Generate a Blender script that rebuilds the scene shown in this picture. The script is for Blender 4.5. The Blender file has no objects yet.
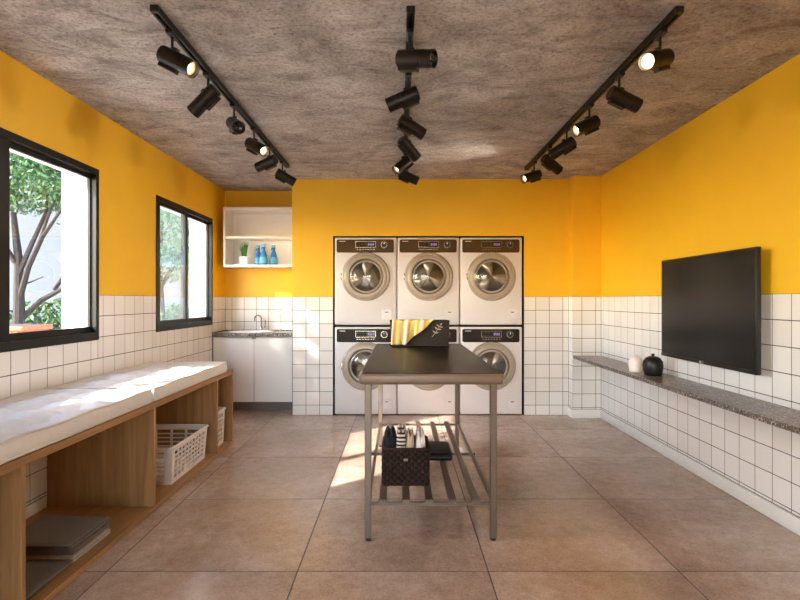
import bpy, bmesh, math, random
from mathutils import Vector, Matrix, Quaternion
random.seed(7)
R = math.radians
PI = math.pi
scene = bpy.context.scene
COL = scene.collection

# ------------------------------------------------------------------ camera, world, sun, exposure
cam_d = bpy.data.cameras.new('camera')
cam_d.sensor_width = 36.0
cam_d.lens = 36.0 * 525 / 800
cam_d.clip_start = 0.02
cam = bpy.data.objects.new('camera', cam_d)
COL.objects.link(cam)
cam.location = (0, 0, 1.25)
cam.rotation_euler = (R(90), 0, 0)
scene.camera = cam

SUN_DIR = Vector((1.0, 0.80, -0.745)).normalized()
world = bpy.data.worlds.new('sky')
scene.world = world
world.use_nodes = True
wn = world.node_tree.nodes
wl = world.node_tree.links
bgn = wn['Background']
sky = wn.new('ShaderNodeTexSky')
sky.sky_type = 'NISHITA'
sky.sun_disc = False
sky.sun_elevation = math.asin(-SUN_DIR.z)
sky.sun_rotation = math.atan2(-SUN_DIR.x, -SUN_DIR.y)
sky.air_density = 1.0
sky.dust_density = 1.0
sky.ozone_density = 1.0
wl.new(sky.outputs[0], bgn.inputs[0])
bgn.inputs[1].default_value = 0.85

sun_d = bpy.data.lights.new('sun', 'SUN')
sun_d.energy = 8.0
sun_d.angle = R(1.2)
sun_d.color = (1.0, 0.96, 0.91)
sun = bpy.data.objects.new('sun', sun_d)
COL.objects.link(sun)
sun.location = (-8, -6, 8)
sun.rotation_euler = SUN_DIR.to_track_quat('-Z', 'Y').to_euler()

vs = scene.view_settings
vs.view_transform = 'Standard'
vs.look = 'None'
vs.gamma = 1.0
vs.use_curve_mapping = False
vs.exposure = 1.42
scene.cycles.use_denoising = True
scene.cycles.max_bounces = 10
scene.cycles.diffuse_bounces = 6
scene.cycles.sample_clamp_indirect = 8.0
scene.cycles.caustics_reflective = False
scene.cycles.caustics_refractive = False

LAMP_W = 15.0

# ------------------------------------------------------------------ materials
def lin(c):
    out = []
    for v in c:
        v = v / 255.0
        out.append(v / 12.92 if v <= 0.04045 else ((v + 0.055) / 1.055) ** 2.4)
    return (out[0], out[1], out[2], 1.0)

def new_mat(name):
    m = bpy.data.materials.new(name)
    m.use_nodes = True
    nt = m.node_tree
    return m, nt, nt.nodes['Principled BSDF']

def coords(nt, scale=(1, 1, 1), rand=True):
    tc = nt.nodes.new('ShaderNodeTexCoord')
    mp = nt.nodes.new('ShaderNodeMapping')
    mp.inputs['Scale'].default_value = scale
    nt.links.new(tc.outputs['Object'], mp.inputs['Vector'])
    if rand:
        oi = nt.nodes.new('ShaderNodeObjectInfo')
        mul = nt.nodes.new('ShaderNodeMath')
        mul.operation = 'MULTIPLY'
        mul.inputs[1].default_value = 37.0
        nt.links.new(oi.outputs['Random'], mul.inputs[0])
        nt.links.new(mul.outputs[0], mp.inputs['Location'])
    return mp.outputs['Vector']

def noise(nt, vec, scale, detail=5, rough=0.6, dist=0.0):
    n = nt.nodes.new('ShaderNodeTexNoise')
    n.inputs['Scale'].default_value = scale
    n.inputs['Detail'].default_value = detail
    n.inputs['Roughness'].default_value = rough
    n.inputs['Distortion'].default_value = dist
    nt.links.new(vec, n.inputs['Vector'])
    return n.outputs['Fac']

def ramp(nt, fac, stops):
    r = nt.nodes.new('ShaderNodeValToRGB')
    el = r.color_ramp.elements
    while len(el) > 1:
        el.remove(el[-1])
    el[0].position, el[0].color = stops[0][0], stops[0][1]
    for p, c in stops[1:]:
        e = el.new(p)
        e.color = c
    nt.links.new(fac, r.inputs['Fac'])
    return r.outputs['Color']

def mixc(nt, a, b, fac, mode='MIX'):
    m = nt.nodes.new('ShaderNodeMix')
    m.data_type = 'RGBA'
    m.blend_type = mode
    for sock, v in ((m.inputs[0], fac), (m.inputs[6], a), (m.inputs[7], b)):
        if hasattr(v, 'is_linked'):
            nt.links.new(v, sock)
        else:
            sock.default_value = v
    return m.outputs[2]

def bump(nt, bs, h, strength, dist=0.01):
    b = nt.nodes.new('ShaderNodeBump')
    b.inputs['Strength'].default_value = strength
    b.inputs['Distance'].default_value = dist
    nt.links.new(h, b.inputs['Height'])
    nt.links.new(b.outputs['Normal'], bs.inputs['Normal'])

def plain(name, c, rough=0.5, metal=0.0, var=0.06, vscale=8.0, bstr=0.0, bscale=60.0, coat=0.0, spec=0.5):
    m, nt, bs = new_mat(name)
    base = lin(c)
    v = coords(nt)
    f = noise(nt, v, vscale, 4)
    lo = tuple(x * (1 - var) for x in base[:3]) + (1,)
    hi = tuple(min(1, x * (1 + var)) for x in base[:3]) + (1,)
    nt.links.new(ramp(nt, f, [(0.3, lo), (0.7, hi)]), bs.inputs['Base Color'])
    bs.inputs['Roughness'].default_value = rough
    bs.inputs['Metallic'].default_value = metal
    bs.inputs['Specular IOR Level'].default_value = spec
    if coat:
        bs.inputs['Coat Weight'].default_value = coat
        bs.inputs['Coat Roughness'].default_value = 0.1
    if bstr:
        bump(nt, bs, noise(nt, v, bscale, 4), bstr, 0.004)
    return m

M = {}
M['yellow'] = plain('yellow_paint', (238, 188, 36), 0.5, 0, 0.04, 1.6, 0.06, 90)
M['white_plaster'] = plain('white_plaster', (236, 234, 230), 0.75, 0, 0.03, 3, 0.05, 60)
M['grout'] = plain('grey_grout', (76, 70, 67), 0.9, 0, 0.08, 10)
M['white_trim'] = plain('white_trim', (228, 226, 222), 0.35, 0, 0.02, 5)
M['black_frame'] = plain('black_aluminium', (13, 12, 11), 0.4, 0.0, 0.05, 6, spec=0.25)
M['black_niche'] = plain('black_niche_lining', (18, 16, 15), 0.7, 0, 0.05, 6)
M['machine_white'] = plain('white_enamel', (218, 214, 215), 0.28, 0, 0.015, 4)
M['panel_brown'] = plain('bronze_panel', (78, 56, 30), 0.4, 0.0, 0.06, 5, spec=0.15)
M['panel_dark'] = plain('dark_panel', (44, 35, 30), 0.4, 0.0, 0.06, 5, spec=0.15)
M['display'] = plain('display_window', (28, 25, 34), 0.15, 0, 0.05, 5)
M['silver'] = plain('silver_trim', (176, 168, 158), 0.22, 0.9, 0.05, 8)
M['ring'] = plain('door_ring_champagne', (170, 158, 144), 0.32, 0.1, 0.05, 7)
M['ring_inner'] = plain('door_ring_inner', (160, 146, 128), 0.25, 0.4, 0.05, 7)
M['gasket'] = plain('rubber_gasket', (84, 76, 70), 0.6, 0, 0.05, 7)
M['drum'] = plain('drum_steel', (96, 88, 82), 0.28, 0.6, 0.06, 12)
M['paddle'] = plain('drum_paddle', (196, 188, 180), 0.25, 0.55, 0.06, 12)
M['steel'] = plain('brushed_steel', (104, 89, 76), 0.4, 0.5, 0.05, 14)
M['table_edge'] = plain('table_edge_steel', (114, 94, 79), 0.42, 0.1, 0.04, 10)
M['table_dark'] = plain('dark_table_top', (25, 19, 16), 0.28, 0.0, 0.12, 9, spec=0.5)
M['table_dark'].node_tree.nodes['Principled BSDF'].inputs['IOR'].default_value = 1.10
M['chrome'] = plain('chrome', (205, 200, 195), 0.12, 1.0, 0.02, 8)
M['black_plastic'] = plain('black_plastic', (20, 19, 19), 0.4, 0, 0.05, 9)
M['spot_body'] = plain('dark_bronze_lamp', (40, 34, 30), 0.36, 0.6, 0.06, 9)
M['tv_screen'] = plain('tv_screen_glass', (17, 17, 18), 0.2, 0.0, 0.03, 3, spec=0.4)
M['tv_bezel'] = plain('tv_bezel', (14, 14, 15), 0.35, 0, 0.05, 9)
M['logo_white'] = plain('logo_white', (225, 225, 225), 0.4, 0, 0.02, 9)
M['vase_black'] = plain('matte_black_ceramic', (15, 15, 16), 0.45, 0, 0.1, 20, 0.05, 120)
M['vase_white'] = plain('white_ceramic', (232, 222, 216), 0.4, 0, 0.03, 20)
M['cab_white'] = plain('white_laminate', (232, 228, 224), 0.4, 0, 0.015, 5)
M['kick'] = plain('dark_kickboard', (120, 110, 104), 0.7, 0, 0.05, 5)
M['sink'] = plain('white_sink', (238, 236, 234), 0.18, 0, 0.01, 5)
M['blue_bottle'] = plain('blue_plastic', (38, 120, 188), 0.3, 0, 0.1, 14)
M['blue_dark'] = plain('blue_plastic_dark', (26, 84, 150), 0.35, 0, 0.08, 14)
M['bottle_label'] = plain('pale_blue_label', (92, 172, 224), 0.45, 0, 0.05, 14)
M['pot_white'] = plain('white_pot', (238, 236, 232), 0.4, 0, 0.02, 9)
M['soil'] = plain('soil', (52, 38, 28), 0.95, 0, 0.3, 40)
M['grass'] = plain('plant_green', (78, 142, 56), 0.5, 0, 0.3, 30)
M['flower'] = plain('white_flower', (232, 236, 226), 0.6, 0, 0.05, 30)
M['cushion'] = plain('cushion_linen', (208, 204, 200), 0.85, 0, 0.04, 30, 0.12, 260)
M['piping'] = plain('cushion_piping', (204, 194, 182), 0.85, 0, 0.05, 40)
M['plastic_basket'] = plain('white_basket_plastic', (226, 216, 206), 0.45, 0, 0.02, 9)
M['cloth_grey'] = plain('grey_towel', (106, 93, 82), 0.95, 0, 0.12, 60, 0.3, 300)
M['cloth_grey_light'] = plain('pale_grey_towel', (160, 146, 132), 0.95, 0, 0.1, 60, 0.3, 300)
M['cloth_grey_dark'] = plain('dark_grey_towel', (92, 81, 72), 0.95, 0, 0.12, 60, 0.3, 300)
M['cloth_black'] = plain('black_towel', (22, 20, 21), 0.95, 0, 0.2, 60, 0.3, 300)
M['cloth_beige'] = plain('beige_towel', (196, 172, 146), 0.95, 0, 0.08, 60, 0.3, 300)
M['cloth_white'] = plain('white_towel', (232, 224, 212), 0.95, 0, 0.05, 60, 0.3, 300)
M['bag_black'] = plain('black_pouch', (13, 13, 15), 0.5, 0, 0.1, 20, 0.1, 90, spec=0.2)
M['weave_brown'] = plain('dark_brown_weave', (52, 35, 29), 0.7, 0, 0.3, 50, 0.2, 200, spec=0.15)
M['weave_dark'] = plain('black_brown_weave', (33, 22, 18), 0.7, 0, 0.3, 50, 0.2, 200, spec=0.15)
M['basket_grey'] = plain('charcoal_felt', (56, 49, 44), 0.85, 0, 0.18, 120, 0.3, 220, spec=0.2)
M['sprig'] = plain('sprig_print', (176, 166, 150), 0.8, 0, 0.05, 40)
M['bark'] = plain('bark', (34, 28, 26), 0.95, 0, 0.3, 25, 0.6, 40)
M['leaf'] = plain('leaf_green', (58, 92, 46), 0.55, 0, 0.35, 3)
M['leaf_dark'] = plain('hedge_leaf', (40, 76, 30), 0.55, 0, 0.4, 5)
M['leaf_glass_pale'] = plain('glass_paled_leaf', (92, 122, 84), 0.6, 0, 0.3, 3)  # window glass reflection put into the leaf colour as a paler green
M['terracotta'] = plain('terracotta', (150, 86, 58), 0.8, 0, 0.1, 12, 0.15, 60)
M['garden_wall'] = plain('garden_wall_render', (66, 72, 80), 0.9, 0, 0.05, 1.4, 0.1, 30)
M['ground'] = plain('pale_paving', (170, 162, 150), 0.9, 0, 0.1, 3)
M['rubber'] = plain('black_rubber', (15, 14, 14), 0.6, 0, 0.05, 9)

def wood_mat(name, axis):
    m, nt, bs = new_mat(name)
    sc = [26, 26, 26]
    sc[axis] = 1.6
    v = coords(nt, tuple(sc))
    f = noise(nt, v, 1.0, 6, 0.6, 0.6)
    c = ramp(nt, f, [(0.25, lin((122, 86, 48))), (0.5, lin((150, 110, 65))), (0.75, lin((170, 128, 79)))])
    nt.links.new(c, bs.inputs['Base Color'])
    bs.inputs['Roughness'].default_value = 0.48
    bump(nt, bs, f, 0.08, 0.003)
    return m
M['wood_y'] = wood_mat('oak_lengthwise', 1)
M['wood_z'] = wood_mat('oak_upright', 2)

def tile_mat():
    m, nt, bs = new_mat('white_glazed_tile')
    oi = nt.nodes.new('ShaderNodeObjectInfo')
    c = ramp(nt, oi.outputs['Random'], [(0.0, lin((225, 221, 218))), (0.6, lin((230, 227, 225))), (1.0, lin((233, 230, 228)))])
    nt.links.new(c, bs.inputs['Base Color'])
    bs.inputs['Roughness'].default_value = 0.2
    v = coords(nt)
    bump(nt, bs, noise(nt, v, 9, 2), 0.05, 0.003)
    return m
M['tile'] = tile_mat()

def concrete_mat():
    m, nt, bs = new_mat('raw_concrete')
    v = coords(nt, (1, 1, 1), False)
    vs_ = coords(nt, (0.8, 1.25, 1), False)
    big = noise(nt, v, 0.9, 5, 0.6, 0.6)
    mid = noise(nt, vs_, 4.0, 10, 0.8, 0.8)
    fine = noise(nt, v, 48.0, 6, 0.8)
    c1 = ramp(nt, big, [(0.32, lin((188, 181, 176))), (0.5, lin((212, 206, 202))), (0.68, lin((236, 231, 227)))])
    c2 = ramp(nt, mid, [(0.36, lin((162, 155, 150))), (0.5, lin((224, 220, 218))), (0.62, lin((255, 255, 255)))])
    c = mixc(nt, c1, c2, 0.9, 'MULTIPLY')
    c3 = ramp(nt, fine, [(0.38, lin((150, 146, 142))), (0.5, lin((240, 240, 240))), (0.62, lin((255, 255, 255)))])
    c = mixc(nt, c, c3, 0.75, 'MULTIPLY')
    vo = nt.nodes.new('ShaderNodeTexVoronoi')
    vo.inputs['Scale'].default_value = 7.0
    nt.links.new(v, vo.inputs['Vector'])
    pit = ramp(nt, vo.outputs['Distance'], [(0.04, lin((110, 102, 96))), (0.09, (1, 1, 1, 1))])
    c = mixc(nt, c, pit, 0.55, 'MULTIPLY')
    nt.links.new(c, bs.inputs['Base Color'])
    bs.inputs['Roughness'].default_value = 0.85
    bs.inputs['Specular IOR Level'].default_value = 0.3
    add = nt.nodes.new('ShaderNodeMath')
    add.operation = 'MULTIPLY_ADD'
    add.inputs[1].default_value = 0.5
    nt.links.new(fine, add.inputs[0])
    nt.links.new(mid, add.inputs[2])
    bump(nt, bs, add.outputs[0], 0.7, 0.035)
    return m
M['concrete'] = concrete_mat()

def floor_mat():
    m, nt, bs = new_mat('polished_cement_tile')
    v = coords(nt, (1, 1, 1), True)
    big = noise(nt, v, 1.3, 3, 0.5, 0.4)
    mid = noise(nt, v, 14.0, 8, 0.8, 0.2)
    fine = noise(nt, v, 90.0, 4, 0.8)
    c1 = ramp(nt, big, [(0.3, lin((166, 141, 122))), (0.5, lin((186, 161, 143))), (0.7, lin((204, 181, 164)))])
    c2 = ramp(nt, mid, [(0.36, lin((198, 188, 180))), (0.62, lin((255, 255, 255)))])
    c = mixc(nt, c1, c2, 0.6, 'MULTIPLY')
    c3 = ramp(nt, fine, [(0.35, lin((205, 198, 192))), (0.55, lin((255, 255, 255)))])
    c = mixc(nt, c, c3, 0.6, 'MULTIPLY')
    nt.links.new(c, bs.inputs['Base Color'])
    rr = ramp(nt, mid, [(0.3, (0.16, 0.16, 0.16, 1)), (0.7, (0.27, 0.27, 0.27, 1))])
    nt.links.new(rr, bs.inputs['Roughness'])
    bump(nt, bs, fine, 0.06, 0.003)
    return m
M['floor_tile'] = floor_mat()

def granite_mat():
    m, nt, bs = new_mat('speckled_granite')
    v = coords(nt, (1, 1, 1), False)
    vo = nt.nodes.new('ShaderNodeTexVoronoi')
    vo.inputs['Scale'].default_value = 110.0
    nt.links.new(v, vo.inputs['Vector'])
    sep = nt.nodes.new('ShaderNodeSeparateColor')
    nt.links.new(vo.outputs['Color'], sep.inputs[0])
    c = ramp(nt, sep.outputs[0], [(0.0, lin((40, 34, 32))), (0.3, lin((78, 70, 66))), (0.55, lin((106, 95, 88))),
                                  (0.8, lin((134, 124, 118))), (1.0, lin((190, 184, 180)))])
    nt.links.new(c, bs.inputs['Base Color'])
    bs.inputs['Roughness'].default_value = 0.28
    return m
M['granite'] = granite_mat()

def glass_mat(name, refl, tint=(1, 1, 1, 1), haze=0.0):
    m = bpy.data.materials.new(name)
    m.use_nodes = True
    nt = m.node_tree
    nt.nodes.clear()
    out = nt.nodes.new('ShaderNodeOutputMaterial')
    tr = nt.nodes.new('ShaderNodeBsdfTransparent')
    tr.inputs[0].default_value = tint
    gl = nt.nodes.new('ShaderNodeBsdfGlossy')
    gl.inputs['Roughness'].default_value = 0.03
    lw = nt.nodes.new('ShaderNodeLayerWeight')
    lw.inputs[0].default_value = 0.5
    pw = nt.nodes.new('ShaderNodeMath')
    pw.operation = 'POWER'
    pw.inputs[1].default_value = 5.0
    nt.links.new(lw.outputs['Facing'], pw.inputs[0])
    ma = nt.nodes.new('ShaderNodeMath')
    ma.operation = 'MULTIPLY_ADD'
    ma.inputs[1].default_value = 0.6
    ma.inputs[2].default_value = refl
    nt.links.new(pw.outputs[0], ma.inputs[0])
    mx = nt.nodes.new('ShaderNodeMixShader')
    nt.links.new(ma.outputs[0], mx.inputs[0])
    nt.links.new(tr.outputs[0], mx.inputs[1])
    nt.links.new(gl.outputs[0], mx.inputs[2])
    last = mx
    if haze:
        tl = nt.nodes.new('ShaderNodeBsdfTranslucent')
        tl.inputs[0].default_value = (0.85, 0.93, 0.98, 1)
        m2 = nt.nodes.new('ShaderNodeMixShader')
        m2.inputs[0].default_value = haze
        nt.links.new(mx.outputs[0], m2.inputs[1])
        nt.links.new(tl.outputs[0], m2.inputs[2])
        last = m2
    nt.links.new(last.outputs[0], out.inputs[0])
    return m
M['pane'] = glass_mat('window_glass', 0.03)
M['pane_haze'] = glass_mat('window_glass_sky_haze', 0.06, (0.97, 1, 1, 1), 0.025)  # slight translucent mix imitates the sky reflected in the pane
M['door_glass'] = glass_mat('porthole_glass', 0.07, (0.8, 0.78, 0.75, 1))

def emit_mat(name, col, s):
    m, nt, bs = new_mat(name)
    bs.inputs['Base Color'].default_value = col
    bs.inputs['Emission Color'].default_value = col
    bs.inputs['Emission Strength'].default_value = s
    return m
M['lamp_on'] = emit_mat('lit_lens', (1.0, 0.82, 0.55, 1), 12.0)
M['led'] = emit_mat('violet_digits', (0.42, 0.30, 0.62, 1), 0.15)
M['lens_off'] = plain('dark_lens', (24, 22, 22), 0.12, 0.0, 0.05, 9)

def stripe_mat():
    m, nt, bs = new_mat('yellow_striped_cloth')
    v = coords(nt, (1, 1, 0.35), False)
    w = nt.nodes.new('ShaderNodeTexWave')
    w.inputs['Scale'].default_value = 2.1
    w.inputs['Distortion'].default_value = 6.0
    w.inputs['Detail'].default_value = 2
    w.inputs['Phase Offset'].default_value = 1.2
    nt.links.new(v, w.inputs['Vector'])
    c = ramp(nt, w.outputs['Color'], [(0.08, lin((226, 214, 150))), (0.3, lin((214, 186, 52))), (0.55, lin((200, 142, 40))),
                                      (0.78, lin((214, 176, 150))), (0.95, lin((238, 228, 200)))])
    nt.links.new(c, bs.inputs['Base Color'])
    bs.inputs['Roughness'].default_value = 0.9
    return m
M['cloth_yellow'] = stripe_mat()

def bw_mat():
    m, nt, bs = new_mat('black_white_striped_towel')
    v = coords(nt, (1, 1, 1), False)
    w = nt.nodes.new('ShaderNodeTexWave')
    w.bands_direction = 'Z'
    w.inputs['Scale'].default_value = 14.0
    w.inputs['Distortion'].default_value = 2.5
    nt.links.new(v, w.inputs['Vector'])
    c = ramp(nt, w.outputs['Color'], [(0.4, lin((40, 34, 32))), (0.55, lin((214, 200, 186)))])
    nt.links.new(c, bs.inputs['Base Color'])
    bs.inputs['Roughness'].default_value = 0.95
    return m
M['cloth_bw'] = bw_mat()

# ------------------------------------------------------------------ mesh helpers
class MB:
    def __init__(self):
        self.v, self.f, self.m = [], [], []
    def add(self, vs_, fs, m=0):
        o = len(self.v)
        self.v += [tuple(p) for p in vs_]
        for f in fs:
            self.f.append(tuple(i + o for i in f))
            self.m.append(m)
        return self
    def box(self, x0, x1, y0, y1, z0, z1, m=0):
        vs_ = [(x, y, z) for z in (z0, z1) for y in (y0, y1) for x in (x0, x1)]
        fs = [(0, 2, 3, 1), (4, 5, 7, 6), (0, 1, 5, 4), (2, 6, 7, 3), (0, 4, 6, 2), (1, 3, 7, 5)]
        return self.add(vs_, fs, m)
    def rbox(self, x0, x1, y0, y1, z0, z1, b=0.01, seg=2, m=0, only=None):
        bm = bmesh.new()
        bmesh.ops.create_cube(bm, size=1.0)
        for v in bm.verts:
            v.co = Vector(((x0 + x1) / 2 + v.co.x * (x1 - x0), (y0 + y1) / 2 + v.co.y * (y1 - y0), (z0 + z1) / 2 + v.co.z * (z1 - z0)))
        es = bm.edges[:]
        if only == 'z':
            es = [e for e in es if abs((e.verts[0].co - e.verts[1].co).z) > 1e-6]
        bmesh.ops.bevel(bm, geom=es, offset=b, segments=seg, affect='EDGES', profile=0.5)
        return self.bm(bm, m)
    def bm(self, bm, m=0):
        bm.verts.index_update()
        self.add([v.co for v in bm.verts], [[v.index for v in f.verts] for f in bm.faces], m)
        bm.free()
        return self
    def cyl(self, p0, p1, r0, r1=None, n=20, m=0, caps=True):
        r1 = r0 if r1 is None else r1
        p0, p1 = Vector(p0), Vector(p1)
        q = (p1 - p0).to_track_quat('Z', 'Y')
        a, b = [], []
        for i in range(n):
            t = 2 * PI * i / n
            d = q @ Vector((math.cos(t), math.sin(t), 0))
            a.append(p0 + d * r0)
            b.append(p1 + d * r1)
        fs = [(i, (i + 1) % n, n + (i + 1) % n, n + i) for i in range(n)]
        if caps:
            fs += [tuple(range(n - 1, -1, -1)), tuple(range(n, 2 * n))]
        return self.add(a + b, fs, m)
    def tube(self, pts, r, n=8, m=0, caps=True):
        pts = [Vector(p) for p in pts]
        rs = r if isinstance(r, (list, tuple)) else [r] * len(pts)
        vs_, fs = [], []
        up = Vector((0.13, 0.27, 0.95)).normalized()
        for k, p in enumerate(pts):
            d = (pts[min(k + 1, len(pts) - 1)] - pts[max(k - 1, 0)]).normalized()
            u = up - d * up.dot(d)
            if u.length < 1e-3:
                u = Vector((1, 0, 0)) - d * d.x
            u.normalize()
            up = u
            w = d.cross(u)
            for i in range(n):
                t = 2 * PI * i / n
                vs_.append(p + (u * math.cos(t) + w * math.sin(t)) * rs[k])
        for k in range(len(pts) - 1):
            for i in range(n):
                a, b = k * n + i, k * n + (i + 1) % n
                fs.append((a, b, b + n, a + n))
        if caps:
            fs += [tuple(range(n - 1, -1, -1)), tuple(range((len(pts) - 1) * n, len(pts) * n))]
        return self.add(vs_, fs, m)
    def lathe(self, prof, n=32, m=0, mat=None, sx=1, sy=1):
        """prof: (radius, height) about local Z"""
        mat = mat or Matrix.Identity(4)
        vs_, fs = [], []
        for (r, z) in prof:
            r = max(r, 1e-4)
            for i in range(n):
                t = 2 * PI * i / n
                vs_.append(mat @ Vector((r * math.cos(t) * sx, r * math.sin(t) * sy, z)))
        for k in range(len(prof) - 1):
            for i in range(n):
                a, b = k * n + i, k * n + (i + 1) % n
                fs.append((a, b, b + n, a + n))
        return self.add(vs_, fs, m)
    def surf(self, fn, nu, nv, m=0):
        vs_ = [fn(i / nu, j / nv) for j in range(nv + 1) for i in range(nu + 1)]
        w = nu + 1
        fs = [(j * w + i, j * w + i + 1, (j + 1) * w + i + 1, (j + 1) * w + i) for j in range(nv) for i in range(nu)]
        return self.add(vs_, fs, m)
    def xform(self, mat):
        self.v = [tuple(mat @ Vector(p)) for p in self.v]
        return self
    def mesh(self, name, mats, smooth=True, angle=35):
        me = bpy.data.meshes.new(name)
        me.from_pydata(self.v, [], self.f)
        for mm in (mats if isinstance(mats, (list, tuple)) else [mats]):
            me.materials.append(M[mm])
        me.polygons.foreach_set('material_index', self.m)
        if smooth:
            me.polygons.foreach_set('use_smooth', [True] * len(self.f))
            me.set_sharp_from_angle(angle=R(angle))
        me.update()
        return me
    def build(self, name, mats, parent=None, smooth=True, angle=35):
        return link(name, self.mesh(name, mats, smooth, angle), parent)

def link(name, me, parent=None, loc=None, rotz=None):
    o = bpy.data.objects.new(name, me)
    COL.objects.link(o)
    if parent is not None:
        o.parent = parent
    if loc is not None:
        o.location = loc
    if rotz is not None:
        o.rotation_euler = (0, 0, rotz)
    return o

def tag(o, label, cat, group=None, kind=None):
    o['label'] = label
    o['category'] = cat
    if group:
        o['group'] = group
    if kind:
        o['kind'] = kind
    return o

def thing(name, label, cat, loc=(0, 0, 0), rotz=0, group=None):
    o = bpy.data.objects.new(name, None)
    COL.objects.link(o)
    o.empty_display_size = 0.05
    o.location = loc
    o.rotation_euler = (0, 0, rotz)
    return tag(o, label, cat, group)

def struct(o, label=None):
    o['kind'] = 'structure'
    if label:
        o['label'] = label
    return o

def copy_tree(o, parent=None):
    c = o.copy()
    COL.objects.link(c)
    c.parent = parent
    for ch in list(o.children):
        copy_tree(ch, c)
    return c

# ------------------------------------------------------------------ room dimensions
XL, XR = -2.10, 2.13
YB, YA, YC = 5.70, 6.31, 5.56          # back wall, alcove back, column front
YR = -1.80                             # rear wall
H = 2.562
TT = 1.285                             # top of the tiled wainscot
T = 0.147                              # tile pitch
ALX = -1.172                           # right end of the alcove
NX0, NX1, NZ = -0.727, 1.346, 1.945    # machine niche
CX = 1.83                              # column
W1 = (2.0, 3.65, 0.975, 2.155)
W2 = (4.52, 5.865, 0.975, 2.155)
WT = 0.235                              # left wall thickness

# floor: joint bed with its big tiles
FP = 0.879
fl = struct(MB().box(XL - WT, XR + 0.2, YR - 0.2, 6.6, -0.12, -0.0012).build('floor', 'grout', smooth=False), 'brown polished cement tile floor with dark joints')
fcache = {}
ix = [-1.351 - FP + FP * k for k in range(6)]
iy = [2.42 - FP * 5 + FP * k for k in range(10)]
for a in ix:
    for b in iy:
        x0, x1 = max(a, XL) + 0.0028, min(a + FP, XR) - 0.0028
        y0, y1 = max(b, YR) + 0.004, min(b + FP, 6.4) - 0.004
        if x1 - x0 < 0.02 or y1 - y0 < 0.02:
            continue
        key = (round(x1 - x0, 3), round(y1 - y0, 3))
        if key not in fcache:
            hx, hy = key[0] / 2, key[1] / 2
            fcache[key] = MB().rbox(-hx, hx, -hy, hy, -0.012, 0, 0.0006, 1).mesh('floor_tile', 'floor_tile')
        link('floor_tile', fcache[key], fl, ((x0 + x1) / 2, (y0 + y1) / 2, 0))

struct(MB().box(XL - WT, XR + 0.2, YR - 0.2, 6.6, H, H + 0.15).build('ceiling', 'concrete', smooth=False), 'rough grey brown raw concrete ceiling')

# walls -- lower (grout bed) and upper (paint), tile pieces are children
GB = 0.0008
def wall_boxes(mb, x0, x1, y0, y1, face):
    """lower grout box stepped back behind the tile face, upper painted box"""
    g = dict(x0=x0, x1=x1, y0=y0, y1=y1)
    for z0, z1, m, off in ((0, TT, 1, GB), (TT, H, 0, 0.0006)):
        q = dict(g)
        if face == '-y': q['y0'] += off
        if face == '-x': q['x0'] += off
        if face == '+x': q['x1'] -= off
        mb.box(q['x0'], q['x1'], q['y0'], q['y1'], z0, z1, m)

tile_cache = {}
def tile_mesh(w, h):
    k = (round(w, 3), round(h, 3))
    if k not in tile_cache:
        a, b, c, t = k[0] / 2, k[1] / 2, min(0.0006, k[0] / 5, k[1] / 5), 0.006
        vs_ = [(-a, 0, -b), (a, 0, -b), (a, 0, b), (-a, 0, b),
               (-a, -t + c, -b), (a, -t + c, -b), (a, -t + c, b), (-a, -t + c, b),
               (-a + c, -t, -b + c), (a - c, -t, -b + c), (a - c, -t, b - c), (-a + c, -t, b - c)]
        fs = [(0, 1, 5, 4), (1, 2, 6, 5), (2, 3, 7, 6), (3, 0, 4, 7), (4, 5, 9, 8), (5, 6, 10, 9), (6, 7, 11, 10), (7, 4, 8, 11), (8, 9, 10, 11), (3, 2, 1, 0)]
        tile_cache[k] = MB().add(vs_, fs).mesh('tile', 'tile', smooth=False)
    return tile_cache[k]

def subtract(rects, hole):
    out = []
    hu0, hu1, hz0, hz1 = hole
    for (a, b, c, d) in rects:
        if hu1 <= a or hu0 >= b or hz1 <= c or hz0 >= d:
            out.append((a, b, c, d))
            continue
        if hu0 > a: out.append((a, hu0, c, d))
        if hu1 < b: out.append((hu1, b, c, d))
        m0, m1 = max(a, hu0), min(b, hu1)
        if hz0 > c: out.append((m0, m1, c, hz0))
        if hz1 < d: out.append((m0, m1, hz1, d))
    return out

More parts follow.
